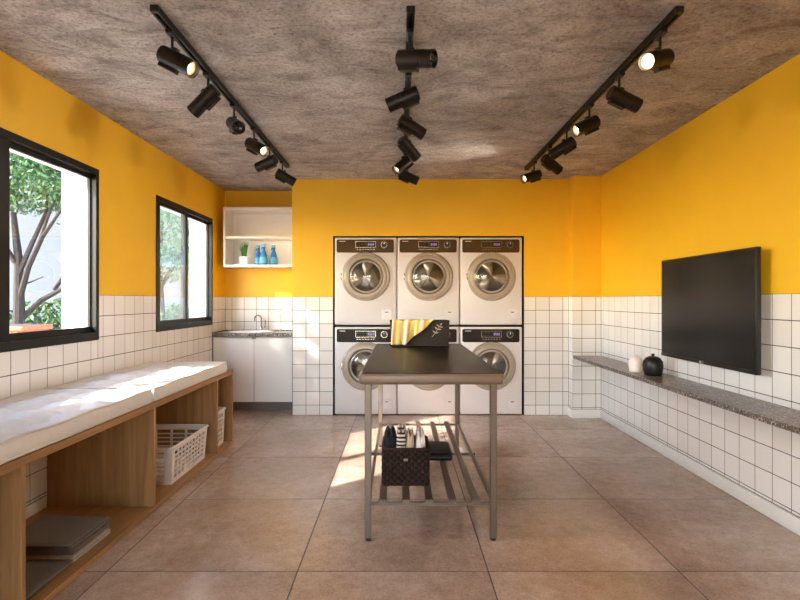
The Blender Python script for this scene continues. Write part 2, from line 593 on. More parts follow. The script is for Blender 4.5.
def tiles(parent, axis, plane, face, u0, u1, z0, z1, uref, holes=(), loose=None):
    """axis: 'x' (wall along X at y=plane) or 'y'; tiles hang from the wainscot top; loose=(a,b): u range joined as one piece"""
    k0, k1 = math.floor((u0 - uref) / T), math.ceil((u1 - uref) / T)
    rot = {'-y': 0, '-x': -PI / 2, '+x': PI / 2}[face]
    nrm = {'-y': (0, 1, 0), '-x': (1, 0, 0), '+x': (-1, 0, 0)}[face]
    bulk = MB()
    for k in range(k0, k1):
        for j in range(12):
            r = (max(u0, uref + k * T), min(u1, uref + (k + 1) * T), max(z0, TT - (j + 1) * T), TT - j * T)
            if r[1] - r[0] < 0.008 or r[3] - r[2] < 0.008:
                continue
            rs = [r]
            for h in holes:
                rs = subtract(rs, h)
            for (a, b, c, d) in rs:
                w, h_ = b - a - 0.0052, d - c - 0.0052
                if w < 0.005 or h_ < 0.005:
                    continue
                uc, zc = (a + b) / 2, (c + d) / 2
                p = (uc, plane, zc) if axis == 'x' else (plane, uc, zc)
                p = tuple(p[i] + nrm[i] * 0.006 for i in range(3))
                if loose and loose[0] <= uc <= loose[1]:
                    me = tile_mesh(w, h_)
                    mt = Matrix.Translation(p) @ Matrix.Rotation(rot, 4, 'Z')
                    bulk.add([mt @ v.co for v in me.vertices], [list(f.vertices) for f in me.polygons])
                else:
                    link('tile', tile_mesh(w, h_), parent, p, rot)
    if bulk.v:
        o = bulk.build('tile', 'tile', parent, smooth=False)
        o['kind'] = 'stuff'

# right wall
mb = MB()
wall_boxes(mb, XR, XR + 0.2, YR, 6.6, '-x')
wr = struct(mb.build('wall_right', ['yellow', 'grout'], smooth=False), 'right wall, yellow paint above white square tiles')
tiles(wr, 'y', XR, '-x', YR, YC, 0.09, TT, 4.033 - 40 * T, loose=(-9, 2.3))

# back wall with the machine niche
mb = MB()
wall_boxes(mb, ALX, NX0, YB, 6.6, '-y')
wall_boxes(mb, NX1, XR, YB, 6.6, '-y')
mb.box(NX0, NX1, YB + 0.0015, 6.6, NZ, H, 0)
mb.box(NX0, NX1, 6.42, 6.6, 0, NZ, 2)
for (a, b) in ((NX0, NX0 + 0.006), (NX1 - 0.006, NX1)):
    mb.box(a, b, YB + 0.004, 6.42, 0, NZ, 2)
mb.box(NX0 + 0.006, NX1 - 0.006, YB + 0.004, 6.42, NZ - 0.006, NZ, 2)
wb = struct(mb.build('wall_back', ['yellow', 'grout', 'black_niche'], smooth=False), 'back wall with black lined niche, yellow paint above white tiles')
tiles(wb, 'x', YB, '-y', ALX, NX0, 0.0, TT, NX0 - 10 * T)
tiles(wb, 'x', YB, '-y', NX1, CX, 0.0, TT, 1.474 - 10 * T)

# column in the right back corner
mb = MB()
for z0, z1, m, off in ((0, TT, 1, GB), (TT, H, 0, 0.0006)):
    mb.box(CX + off, XR + 0.01, YC + off, YB + 0.01, z0, z1, m)
wc = struct(mb.build('wall_column', ['yellow', 'grout'], smooth=False), 'shallow corner column, yellow above white tiles')
tiles(wc, 'x', YC, '-y', CX, XR, 0.09, TT, 1.926 - 10 * T)
tiles(wc, 'y', CX, '-x', YC, YB, 0.09, TT, YC - 10 * T - 0.007)

# alcove back wall
mb = MB()
wall_boxes(mb, XL - 0.1, ALX, YA, 6.6, '-y')
wa = struct(mb.build('wall_alcove', ['yellow', 'grout'], smooth=False), 'alcove back wall behind the sink, yellow above white tiles')
tiles(wa, 'x', YA, '-y', XL, ALX, 0.885, TT, -2.02 - 10 * T)

# left wall with two window openings
mb = MB()
ys = [YR, W1[0], W1[1], W2[0], W2[1], 6.6]
for i in range(5):
    y0, y1 = ys[i], ys[i + 1]
    win = i in (1, 3)
    for z0, z1, m, off in ((0, W1[2] if win else TT, 1, GB), (W1[3] if win else TT, H, 0, 0.0015)):
        mb.box(XL - WT + 0.01, XL - off, y0, y1, z0, z1, m)
    if win:
        mb.box(XL - WT, XL - WT + 0.01, y0, y1, 0, W1[2], 2)
        mb.box(XL - WT, XL - WT + 0.01, y0, y1, W1[3], H, 2)
    else:
        mb.box(XL - WT, XL - WT + 0.01, y0, y1, 0, H, 2)
wlft = struct(mb.build('wall_left', ['yellow', 'grout', 'white_plaster'], smooth=False), 'left wall with two windows, yellow above white tiles')
tiles(wlft, 'y', XL, '+x', YR, YA, 0.09, TT, 3.715 - 60 * T, holes=(W1, W2, (5.87, YA, 0.0, 0.885)), loose=(-9, 2.05))

# rear wall behind the camera; its wide glazed opening is added to let in daylight
RO = (-1.80, 0.60, 0.0, 2.25)
mb = MB()
mb.box(XL - WT, RO[0], YR - 0.2, YR, 0, H, 0)
mb.box(RO[1], XR + 0.2, YR - 0.2, YR, 0, H, 0)
mb.box(RO[0], RO[1], YR - 0.2, YR, RO[3], H, 0)
struct(mb.build('wall_rear', ['yellow'], smooth=False), 'rear wall around the added glazed entrance')
d1 = thing('added_door_1', 'unseen black framed glazed doors added in the rear wall for daylight', 'door')
del d1['category']
d1['kind'] = 'structure'
mb = MB()
for x in (RO[0], RO[0] + 0.8, RO[0] + 1.6, RO[1]):
    mb.box(max(x - 0.03, RO[0]), min(x + 0.03, RO[1]), YR - 0.12, YR - 0.06, 0.0, RO[3])
mb.box(RO[0], RO[1], YR - 0.12, YR - 0.06, RO[3] - 0.05, RO[3])
mb.build('door_frame', 'black_frame', d1, smooth=False)
for k in range(3):
    x = RO[0] + 0.8 * k
    MB().box(x + 0.03, x + 0.77, YR - 0.093, YR - 0.087, 0.0, RO[3] - 0.05).build('pane', 'pane', d1, smooth=False)

# baseboards
def baseboard(name, x0, x1, y0, y1):
    return struct(MB().rbox(x0, x1, y0, y1, 0.0, 0.09, 0.006, 2).build(name, 'white_trim'))
baseboard('baseboard_right', XR - 0.016, XR + 0.002, YR + 0.01, YC - 0.016)
baseboard('baseboard_column', CX - 0.016, XR - 0.001, YC - 0.016, YC + 0.002)
baseboard('baseboard_column_side', CX - 0.016, CX + 0.002, YC + 0.002, YB)
baseboard('baseboard_left', XL - 0.002, XL + 0.014, YR + 0.01, 5.85)

# windows
def window(name, label, w, hazy):
    y0, y1, z0, z1 = w
    root = struct(bpy.data.objects.new(name, None), label)
    COL.objects.link(root)
    root.location = (XL, (y0 + y1) / 2, z0)
    off = Matrix.Translation((-XL, -(y0 + y1) / 2, -z0))
    def part(mb, nm, mt, par=root):
        return mb.xform(off).build(nm, mt, par, smooth=False)
    xo, xi = XL - 0.055, XL + 0.008
    fr = MB()
    fr.box(xo, xi, y0, y1, z0, z0 + 0.05)
    fr.box(xo, xi, y0, y1, z1 - 0.042, z1)
    fr.box(xo, xi, y0, y0 + 0.036, z0 + 0.05, z1 - 0.042)
    fr.box(xo, xi, y1 - 0.036, y1, z0 + 0.05, z1 - 0.042)
    part(fr, 'window_frame', 'black_frame')
    ym, ov = (2.785, 0.042) if y0 < 3 else ((y0 + y1) / 2 - 0.02, 0.028)
    for k in range(2):
        a, b = (y0 + 0.036, ym + ov) if k == 0 else (ym - ov, y1 - 0.036)
        x0, x1 = (XL - 0.022, XL - 0.002) if k == 0 else (XL - 0.048, XL - 0.028)
        za, zb = z0 + 0.05, z1 - 0.042
        sw = 0.05 if k == 0 else 0.02
        s = MB()
        s.box(x0, x1, a, b, za, za + 0.042)
        s.box(x0, x1, a, b, zb - 0.03, zb)
        s.box(x0, x1, a, a + (0.045 if k == 0 else 2 * ov), za + 0.042, zb - 0.03)
        s.box(x0, x1, b - (2 * ov if k == 0 else 0.012), b, za + 0.042, zb - 0.03)
        so = part(s, 'sash', 'black_frame')
        xm = (x0 + x1) / 2
        p = MB().box(xm - 0.003, xm + 0.003, a + 0.02, b - 0.008, za + 0.02, zb - 0.015)
        part(p, 'pane', 'pane_haze' if (hazy and k == 0) else 'pane', so)
    return root
window('window_1', 'large black framed sliding window nearest the camera', W1, False)
window('window_2', 'black framed two pane sliding window beside the sink alcove', W2, True)
# white reveal linings of the openings
for i, w in enumerate((W1, W2)):
    y0, y1, z0, z1 = w
    mb = MB()
    xo, xi = XL - WT - 0.01, XL - 0.056
    mb.box(xo, xi, y0, y0 + 0.012, z0, z1)
    mb.box(xo, xi, y1 - 0.012, y1, z0, z1)
    mb.box(xo, xi, y0 + 0.012, y1 - 0.012, z1 - 0.012, z1)
    mb.box(xo - 0.03, xi, y0 + 0.012, y1 - 0.012, z0, z0 + 0.012)
    struct(mb.build('trim_%d' % (i + 1), 'white_plaster', smooth=False), 'white plaster window reveal')

# ------------------------------------------------------------------ outside
struct(MB().box(-14, XL - WT - 0.001, -12, 16, -0.2, -0.05).build('ground', 'ground', smooth=False), 'pale paving outside the windows')
struct(MB().box(-12, 8, -14, YR - 0.2, -0.2, -0.021).build('terrace', 'ground', smooth=False), 'pale paving outside the added entrance')
gw = MB()
gw.box(-9.5, XL - WT - 0.02, 9.0, 9.2, -0.05, 3.7)
gw.box(-9.5, XL - WT - 0.02, 8.97, 9.23, 3.7, 3.78)
tag(gw.build('garden_wall', 'garden_wall', smooth=False), 'pale grey rendered garden wall behind the trees', 'wall')['kind'] = 'structure'

def leaf_cloud(blobs, n, size, rng):
    mb = MB()
    tot = sum(b[3] * b[4] * b[5] for b in blobs)
    for (cx, cy, cz, rx, ry, rz) in blobs:
        cnt = int(n * rx * ry * rz / tot)
        for _ in range(cnt):
            while True:
                p = Vector((rng.uniform(-1, 1), rng.uniform(-1, 1), rng.uniform(-1, 1)))
                if 0.25 < p.length < 1:
                    break
            c = Vector((cx + p.x * rx, cy + p.y * ry, cz + p.z * rz))
            q = Quaternion((rng.gauss(0, 1), rng.gauss(0, 1), rng.gauss(0, 1), rng.gauss(0, 1))).normalized()
            s = size * rng.uniform(0.6, 1.3)
            pts = [(-s, 0, 0), (0, -s * 0.42, s * 0.1), (s, 0, 0), (0, s * 0.42, s * 0.1)]
            mb.add([c + q @ Vector(t) for t in pts], [(0, 1, 2, 3)])
    return mb

rng = random.Random(11)
# multi-stem tree seen through the near window
t = thing('garden_tree', 'multi-stemmed leafy garden tree seen through the near window', 'tree', (-4.62, 6.3, -0.05))
def P(px, py, dy=0.0):     # helper used once for laying out the limbs in the tree's own frame (metres)
    return Vector((px, dy, py))
trunk = MB()
trunk.tube([P(0, 0), P(0.02, 0.7, .02), P(0.05, 1.25), P(0.02, 1.8, .03), P(-0.02, 2.35)], [0.10, 0.075, 0.06, 0.045, 0.03], 9)
trunk.build('trunk', 'bark', t)
limbs = [([P(0.05, 1.05), P(0.25, 1.3, .1), P(0.55, 1.46, .1), P(0.95, 1.66, .05)], [0.06, 0.05, 0.04, 0.018]),
         ([P(0.05, 1.3), P(0.2, 1.7, -.05), P(0.4, 2.05, -.1), P(0.75, 2.5, -.15)], [0.06, 0.05, 0.04, 0.015]),
         ([P(0.4, 1.42, .1), P(0.58, 1.75, .2), P(0.62, 2.05, .2), P(0.78, 2.4, .25)], [0.04, 0.03, 0.026, 0.012]),
         ([P(0.04, 1.6), P(0.14, 2.0, .1), P(0.3, 2.35, .1), P(0.36, 2.9, .1)], [0.055, 0.045, 0.035, 0.015]),
         ([P(0.0, 1.75), P(-0.14, 2.1, -.1), P(-0.2, 2.6, -.1)], [0.05, 0.04, 0.02]),
         ([P(0.3, 1.85, -.08), P(0.36, 2.2, 0), P(0.56, 2.7, 0)], [0.03, 0.028, 0.012]),
         ([P(0.08, 1.48), P(0.2, 1.52, 0), P(0.34, 1.58, 0)], [0.02, 0.014, 0.008])]
for pts, rr in limbs:
    MB().tube(pts, [q * 0.62 for q in rr], 7).build('branch', 'bark', t)
fo = leaf_cloud([(0.1, 0.1, 2.75, 0.62, 0.55, 0.42), (0.55, 0.1, 2.85, 0.5, 0.5, 0.42), (-0.4, 0, 2.7, 0.45, 0.45, 0.4), (0.62, 0.2, 2.3, 0.22, 0.25, 0.22),
                 (0.3, 0.1, 3.25, 0.7, 0.6, 0.4)], 9500, 0.034, rng).build('foliage', 'leaf', t, smooth=False)
fo['kind'] = 'stuff'

t2 = thing('garden_tree', 'leafy tree seen through the far window, leaf colour paled for glass reflection', 'tree', (-3.62, 7.9, -0.05))
MB().tube([(0, 0, 0), (0.03, 0, 1.0), (-0.02, 0, 1.9), (0.05, 0, 2.5)], [0.07, 0.06, 0.045, 0.02], 8).build('trunk', 'bark', t2)
for pts in ([(0.02, 0, 1.5), (0.3, .05, 2.0), (0.45, .05, 2.4)], [(0, 0, 1.6), (-0.3, 0, 2.1), (-0.4, 0, 2.5)]):
    MB().tube(pts, [0.035, 0.025, 0.012], 6).build('branch', 'bark', t2)
fo = leaf_cloud([(0, 0, 2.35, 0.55, 0.5, 0.5), (0.15, 0, 1.85, 0.4, 0.4, 0.3), (-0.2, 0, 2.8, 0.5, 0.4, 0.35)], 2600, 0.04, rng).build('foliage', 'leaf_glass_pale', t2, smooth=False)
fo['kind'] = 'stuff'

t3 = thing('garden_tree', 'unseen broad leafy tree added to shade the far window', 'tree', (-4.45, 3.55, -0.05))  # out of view, placed so its crown breaks up sun entering the far window
MB().tube([(0, 0, 0), (0.04, 0.03, 1.2), (-0.03, 0.0, 2.2), (0.03, 0.05, 3.0)], [0.09, 0.075, 0.055, 0.025], 8).build('trunk', 'bark', t3)
for pts in ([(0.0, 0, 1.9), (0.35, .15, 2.5), (0.6, .3, 3.0)], [(0, 0, 2.0), (-0.3, -.1, 2.6), (-0.45, -.1, 3.1)], [(0, 0, 2.1), (0.1, -.4, 2.7), (0.15, -.6, 3.1)]):
    MB().tube(pts, [0.04, 0.03, 0.012], 6).build('branch', 'bark', t3)
fo = leaf_cloud([(0, 0, 3.0, 0.95, 0.85, 0.85), (0.3, 0.2, 2.5, 0.6, 0.6, 0.4)], 3400, 0.06, rng).build('foliage', 'leaf', t3, smooth=False)
fo['kind'] = 'stuff'

def shrub(label, loc, blobs, n, size):
    s = thing('garden_shrub', label, 'shrub', loc)
    for k in range(5):
        x = blobs[0][0] + (k - 2) * 0.12
        MB().tube([(x, 0, 0), (x * 1.1, 0.05, 0.4), (x * 1.25, 0.02, 0.85)], [0.018, 0.014, 0.008], 6).build('stem', 'bark', s)
    f = leaf_cloud(blobs, n, size, rng).build('foliage', 'leaf_dark', s, smooth=False)
    f['kind'] = 'stuff'
shrub('dense green shrub behind the terracotta planter outside the near window', (-4.45, 7.15, -0.05),
      [(0, 0, 0.75, 0.65, 0.35, 0.62), (0.45, 0, 0.7, 0.5, 0.35, 0.55), (-0.5, 0, 0.8, 0.5, 0.3, 0.5)], 4200, 0.05)
shrub('small green shrub at the garden wall outside the far window', (-3.25, 7.6, -0.05), [(0, 0, 0.65, 0.36, 0.3, 0.6)], 1500, 0.05)

pl = thing('garden_planter', 'ribbed terracotta planter below the tree outside the near window', 'planter', (-4.2, 5.55, 0.0))
mb = MB()
mb.rbox(-0.62, 0.36, -0.22, 0.22, 0.0, 0.95, 0.03, 2)
mb.build('body', 'terracotta', pl)
MB().rbox(-0.64, 0.38, -0.24, 0.24, 0.93, 0.985, 0.018, 3).build('rim', 'terracotta', pl)
for k in range(14):
    x = -0.57 + 0.068 * k
    MB().rbox(x - 0.018, x + 0.018, -0.238, -0.215, 0.06, 0.925, 0.008, 1).build('rib', 'terracotta', pl)
MB().box(-0.58, 0.32, -0.18, 0.18, 0.94, 0.99).build('soil', 'soil', pl)

# ------------------------------------------------------------------ bench, cushions
BX0, BX1 = XL + 0.016, -1.45
BY0, BY1 = 1.60, 4.565
bench = thing('storage_bench', 'long open oak storage bench along the left wall under the windows', 'bench', ((BX0 + BX1) / 2, (BY0 + BY1) / 2, 0))
off = Matrix.Translation((-(BX0 + BX1) / 2, -(BY0 + BY1) / 2, 0))
def bpart(x0, x1, y0, y1, z0, z1, nm, mt):
    return MB().rbox(x0, x1, y0, y1, z0, z1, 0.002, 1).xform(off).build(nm, mt, bench)
bpart(BX0, BX1, BY0, BY1, 0.61, 0.645, 'top_board', 'wood_y')
bpart(BX0, BX1, BY0, BY1, 0.002, 0.03, 'base_board', 'wood_y')
for yy, nm in ((BY0 + 0.0125, 'end_panel'), (2.025, 'divider'), (3.11, 'divider'), (4.18, 'divider'), (BY1 - 0.0125, 'end_panel')):
    bpart(BX0, BX1 - 0.001, yy - 0.0125, yy + 0.0125, 0.03, 0.61, nm, 'wood_z')

def cushion(label, y0, y1):
    x0, x1 = XL + 0.022, -1.458
    L, Wd, hh, rr = y1 - y0, x1 - x0, 0.098, 0.03
    c = thing('bench_cushion', label, 'cushion', ((x0 + x1) / 2, (y0 + y1) / 2, 0.645), group='bench cushions')
    nu, nv = 44, 88
    tx = [(-Wd / 2) + Wd * (i + 0.5) / 3 for i in range(3)]
    ty = [(-L / 2) + L * (j + 0.5) / 6 for j in range(6)]
    rg = random.Random(int(y0 * 100))
    ph = [rg.uniform(0, 6) for _ in range(4)]
    def top(u, v):
        x, y = -Wd / 2 + Wd * u, -L / 2 + L * v
        z = hh
        for a in tx:
            for b in ty:
                d2 = (x - a) ** 2 + (y - b) ** 2
                z -= 0.036 * math.exp(-d2 / (2 * 0.045 ** 2))
                # radial pull folds
        for b in ty:
            z -= 0.012 * math.exp(-((y - b) / 0.022) ** 2)
        for a in tx:
            z -= 0.012 * math.exp(-((x - a) / 0.022) ** 2)
        z += 0.006 * math.sin(9 * y + ph[0]) * math.sin(11 * x + ph[1]) + 0.004 * math.sin(23 * y + ph[2] + 7 * x)
        e = min(Wd / 2 - abs(x), L / 2 - abs(y))
        edge = max(0.0, 1 - e / 0.06)
        z = z * (1 - edge) + (hh - 0.012 + 0.004 * math.sin(14 * y + ph[3])) * edge
        return (x, y, z)
    mb = MB().surf(top, nu, nv)
    # rounded rim and sides
    ring = []
    ns = 120
    def rim_pt(s, o, z):
        a, b = Wd / 2 + o, L / 2 + o
        rc = 0.02
        per = [(-a, -b), (a, -b), (a, b), (-a, b)]
        i = int(s * 4) % 4
        f = s * 4 - int(s * 4)
        p, q = per[i], per[(i + 1) % 4]
        return (p[0] + (q[0] - p[0]) * f, p[1] + (q[1] - p[1]) * f, z)
    prof = [(0.0, hh - 0.012), (0.009, hh - 0.019), (0.012, hh * 0.72), (0.015, hh * 0.45), (0.012, hh * 0.2), (0.004, 0.004), (-0.03, 0.0)]
    vs_, fs = [], []
    for (o, z) in prof:
        for i in range(ns):
            s = i / ns
            p = rim_pt(s, o, z)
            zz = z + (0.003 * math.sin(14 * p[1] + ph[3]) if z > hh * 0.6 else 0)
            vs_.append((p[0], p[1], zz))
    for k in range(len(prof) - 1):
        for i in range(ns):
            a, b = k * ns + i, k * ns + (i + 1) % ns
            fs.append((a, a + ns, b + ns, b))
    fs.append(tuple(range((len(prof) - 1) * ns, len(prof) * ns)))
    mb.add(vs_, fs)
    mb.build('padding', 'cushion', c, angle=60)
    for z in (hh - 0.014, 0.012):
        pts = [rim_pt(i / 160, 0.011, z + (0.003 * math.sin(14 * rim_pt(i / 160, 0.011, z)[1] + ph[3]) if z > 0.05 else 0)) for i in range(161)]
        MB().tube(pts, 0.0045, 6).build('piping', 'piping', c)
    for a in tx:
        for b in ty:
            MB().lathe([(0.0, 0.007), (0.007, 0.005), (0.011, 0.0), (0.009, -0.006)], 10, mat=Matrix.Translation((a, b, hh - 0.050))).build('button', 'piping', c)
cushion('tufted off-white bench cushion nearer the camera under the large window', 1.76, 3.047)
cushion('tufted off-white bench cushion at the far end under the second window', 3.098, 4.365)

# plastic laundry baskets
def laundry_basket(label, cx, cy, lx, ly, h, rows, nlong, nshort):
    t = thing('laundry_basket', label, 'basket', (cx, cy, 0.03), group='white plastic baskets in the bench')
    th = 0.006
    fl = 0.93
    def P3(u, side, z):      # u in -1..1 along the side, flaring with height
        k = fl + (1 - fl) * z / h
        a, b = lx / 2 * k, ly / 2 * k
        return {0: (u * a, -b, z), 1: (a, u * b, z), 2: (u * a, b, z), 3: (-a, u * b, z)}[side]
    nin = {0: (0, 1), 1: (-1, 0), 2: (0, -1), 3: (1, 0)}
    def slab(side, u0, u1, z0, z1, mb):
        n = nin[side]
        o = [P3(u0, side, z0), P3(u1, side, z0), P3(u1, side, z1), P3(u0, side, z1)]
        i = [(p[0] + n[0] * th, p[1] + n[1] * th, p[2]) for p in o]
        mb.add(o + i, [(0, 1, 2, 3), (7, 6, 5, 4), (0, 4, 5, 1), (1, 5, 6, 2), (2, 6, 7, 3), (3, 7, 4, 0)])
    for side in range(4):
        nc = nlong if side in (1, 3) else nshort
        ln = ly if side in (1, 3) else lx
        mb = MB()
        z0, z1 = 0.03, h - 0.035
        slab(side, -1, 1, 0.0, z0, mb)
        slab(side, -1, 1, z1, h, mb)
        e = 0.05 / ln * 2
        slab(side, -1, -1 + e, z0, z1, mb)
        slab(side, 1 - e, 1, z0, z1, mb)
        span = 2 - 2 * e
        bw = span / nc * (0.30 if side in (1, 3) else 0.16)
        for k in range(1, nc):
            u = -1 + e + span * k / nc
            slab(side, u - bw / 2, u + bw / 2, z0, z1, mb)
        bh = (z1 - z0) / rows * 0.3
        for k in range(1, rows):
            z = z0 + (z1 - z0) * k / rows
            slab(side, -1 + e, 1 - e, z - bh / 2, z + bh / 2, mb)
        mb.build('side_panel', 'plastic_basket', t, smooth=False)
    k = fl
    MB().rbox(-lx / 2 * k, lx / 2 * k, -ly / 2 * k, ly / 2 * k, 0.0, 0.012, 0.003, 1).build('base', 'plastic_basket', t)
    pts = []
    rc = 0.02
    a, b = lx / 2 + 0.004, ly / 2 + 0.004
    for (sx, sy, st) in ((1, -1, -PI / 2), (1, 1, 0), (-1, 1, PI / 2), (-1, -1, PI)):
        for q in range(5):
            an = st + PI / 2 * q / 4
            pts.append((sx * (a - rc) + rc * math.cos(an), sy * (b - rc) + rc * math.sin(an), h - 0.004))
    pts.append(pts[0])
    MB().tube(pts, 0.009, 8, caps=False).build('rim', 'plastic_basket', t)
laundry_basket('white slotted plastic laundry basket in the middle bay of the bench', -1.715, 3.76, 0.44, 0.64, 0.25, 6, 9, 3)
laundry_basket('small white plastic basket in the narrow end bay of the bench', -1.66, 4.365, 0.32, 0.27, 0.30, 6, 5, 4)

# folded grey towels
def folded(label, x0, x1, y0, y1, z, h, mt, layers=3, seed=1, rot=0.0):
    rg = random.Random(seed)
    cx, cy = (x0 + x1) / 2, (y0 + y1) / 2
    t = thing('folded_towel', label, 'towel', (cx, cy, z), rot, 'folded towels in the bench')
    lh = (h - 0.002) / layers
    w, l = x1 - x0, y1 - y0
    for k in range(layers):
        dx = [rg.uniform(-0.006, 0.006) for _ in range(4)]
        def top(u, v, k=k, dx=dx):
            # closed loop profile across X: rounded slab
            ang = 2 * PI * u
            cxx, szz = math.cos(ang), math.sin(ang)
            n = 6.0
            px = math.copysign(abs(cxx) ** (2 / n), cxx) * (w / 2 + dx[0])
            pz = math.copysign(abs(szz) ** (2 / 2.4), szz) * lh * 0.5
            ends = min(v, 1 - v)
            sq = min(1.0, 0.25 + ends * 18) if 0 < v < 1 else 0.02
            y = -l / 2 + dx[1] + (l + dx[2]) * v
            wob = 0.001 * math.sin(13 * px + 9 * y + k * 2 + seed)
            return (px * (0.985 + 0.015 * sq), y, lh * (k + 0.5) + pz * sq + wob * sq)
        MB().surf(top, 40, 26).build('fold', mt, t, angle=80)
    return t
folded('pale grey folded towel lowest in the stack in the near bench bay', -1.86, -1.505, 2.42, 2.745, 0.031, 0.036, 'cloth_grey_light', 2, 3)
folded('grey folded towel in the middle of the stack in the bench', -1.865, -1.51, 2.415, 2.74, 0.067, 0.026, 'cloth_grey', 2, 5, 0.02)
folded('dark grey folded towel topmost of the stack in the bench', -1.87, -1.512, 2.42, 2.742, 0.093, 0.034, 'cloth_grey', 2, 8, -0.02)
folded('flat dark grey folded cloth in front of the towel stack', -1.86, -1.50, 2.05, 2.40, 0.031, 0.034, 'cloth_grey_dark', 1, 12)

# ------------------------------------------------------------------ alcove: sink cabinet, counter, sink, tap, wall shelf
CF = 5.868
cab = thing('sink_cabinet', 'white two-door base cabinet under the granite sink counter', 'cabinet', (-1.637, 6.07, 0))
off = Matrix.Translation((1.637, -6.07, 0))
cx0, cx1 = XL + 0.002, ALX - 0.004
cb = MB()
for (a, b, c, d, e, f) in ((cx0, cx1, 5.905, 6.30, 0.105, 0.125), (cx0, cx0 + 0.018, 5.905, 6.30, 0.125, 0.838), (cx1 - 0.018, cx1, 5.905, 6.30, 0.125, 0.838),
                           (cx0 + 0.018, cx1 - 0.018, 6.28, 6.30, 0.125, 0.838)):
    cb.box(a, b, c, d, e, f)
cb.xform(off).build('body', 'cab_white', cab, smooth=False)
MB().box(cx0, cx1, 5.96, 5.975, 0.001, 0.105).xform(off).build('kickboard', 'kick', cab, smooth=False)
xm = (cx0 + cx1) / 2
for (a, b, hx) in ((cx0 + 0.002, xm - 0.0025, xm - 0.02), (xm + 0.0025, cx1 - 0.002, xm + 0.006)):
    dr = MB().rbox(a, b, 5.885, 5.905, 0.107, 0.832, 0.0015, 1).xform(off).build('door', 'cab_white', cab)
    MB().rbox(hx, hx + 0.014, 5.878, 5.886, 0.812, 0.83, 0.002, 1).xform(off).build('handle', 'kick', dr)

ct = thing('sink_counter', 'speckled grey granite sink counter across the alcove', 'counter', (-1.637, 6.09, 0.84))
N = 96
sx_, sy_, srx, sry = -1.72 + 1.637, 6.07 - 6.09, 0.24, 0.145
x0, x1, y0, y1 = XL + 0.002 + 1.637, ALX - 0.002 + 1.637, 5.862 - 6.09, YA - 0.003 - 6.09
inner, outer = [], []
for i in range(N):
    a = 2 * PI * i / N
    c, s = math.cos(a), math.sin(a)
    inner.append((sx_ + srx * c, sy_ + sry * s))
    tx = ((x1 - sx_) / c if c > 1e-9 else ((x0 - sx_) / c if c < -1e-9 else 1e9))
    ty = ((y1 - sy_) / s if s > 1e-9 else ((y0 - sy_) / s if s < -1e-9 else 1e9))
    k = min(tx, ty)
    outer.append([sx_ + k * c, sy_ + k * s])
for (px, py) in ((x0, y0), (x1, y0), (x0, y1), (x1, y1)):
    j = min(range(N), key=lambda i: (outer[i][0] - px) ** 2 + (outer[i][1] - py) ** 2)
    outer[j] = [px, py]
vs_ = [(p[0], p[1], 0.04) for p in outer] + [(p[0], p[1], 0.04) for p in inner] + [(p[0], p[1], 0.0) for p in outer] + [(p[0], p[1], 0.0) for p in inner]
fs = []
for i in range(N):
    j = (i + 1) % N
    fs += [(i, j, N + j, N + i), (2 * N + j, 2 * N + i, 3 * N + i, 3 * N + j), (i, 2 * N + i, 2 * N + j, j), (N + i, N + j, 3 * N + j, 3 * N + i)]
MB().add(vs_, fs).build('worktop', 'granite', ct, smooth=False)
MB().rbox(x0, x1, y1 - 0.012, y1, 0.04, 0.055, 0.002, 1).build('upstand', 'granite', ct)
sk = thing('oval_sink', 'white oval basin set into the granite counter', 'sink', (-1.72, 6.07, 0.88))
MB().lathe([(1.08, 0.001), (1.09, 0.006), (1.06, 0.012), (1.0, 0.012), (0.965, 0.004), (0.94, -0.03), (0.84, -0.09), (0.6, -0.12), (0.1, -0.125), (0.0, -0.125)],
           64, sx=0.235, sy=0.14).build('basin', 'sink', sk)
MB().lathe([(0.0, 0.003), (0.02, 0.002), (0.024, 0.0)], 20, mat=Matrix.Translation((0, 0, -0.125))).build('drain', 'chrome', sk)

tp = thing('kitchen_tap', 'chrome gooseneck tap standing behind the sink', 'tap', (-1.65, 6.245, 0.88))
MB().lathe([(0.0, 0.0), (0.026, 0.0), (0.026, 0.008), (0.016, 0.016), (0.014, 0.05), (0.012, 0.055), (0, 0.055)], 20).build('base', 'chrome', tp)
pts = [(0, 0, 0.05), (0, 0, 0.15)] + [(-0.035 + 0.035 * math.cos(PI * k / 8), -0.03 * (k / 8), 0.15 + 0.04 * math.sin(PI * k / 8)) for k in range(1, 9)] + [(-0.07, -0.03, 0.125)]
MB().tube(pts, 0.0085, 10).build('spout', 'chrome', tp)
lv = MB().tube([(0.014, 0, 0.035), (0.035, 0, 0.04), (0.045, 0, 0.06), (0.047, 0, 0.13)], [0.009, 0.007, 0.006, 0.005], 8).build('lever', 'chrome', tp)

ws = thing('wall_shelf', 'white open wall shelf box above the sink', 'shelf', (-1.60, 6.15, 1.627))
off = Matrix.Translation((1.60, -6.15, -1.627))
wx0, wx1, wy0, wy1, wz0, wz1 = -2.022, ALX - 0.004, 6.0, YA - 0.003, 1.627, 2.313
def wpart(a, b, c, d, e, f, nm):
    return MB().rbox(a, b, c, d, e, f, 0.0015, 1).xform(off).build(nm, 'cab_white', ws)
wpart(wx0, wx1, wy0, wy1, wz0, wz0 + 0.028, 'bottom_board')
wpart(wx0, wx1, wy0, wy1, wz1 - 0.028, wz1, 'top_board')
wpart(wx0, wx0 + 0.026, wy0, wy1, wz0 + 0.028, wz1 - 0.028, 'side_board')
wpart(wx1 - 0.026, wx1, wy0, wy1, wz0 + 0.028, wz1 - 0.028, 'side_board')
wpart(wx0 + 0.026, wx1 - 0.026, wy1 - 0.012, wy1, wz0 + 0.028, wz1 - 0.028, 'back_board')
wpart(wx0 + 0.026, wx1 - 0.026, wy0 + 0.01, wy1 - 0.012, 1.955, 1.980, 'shelf_board')

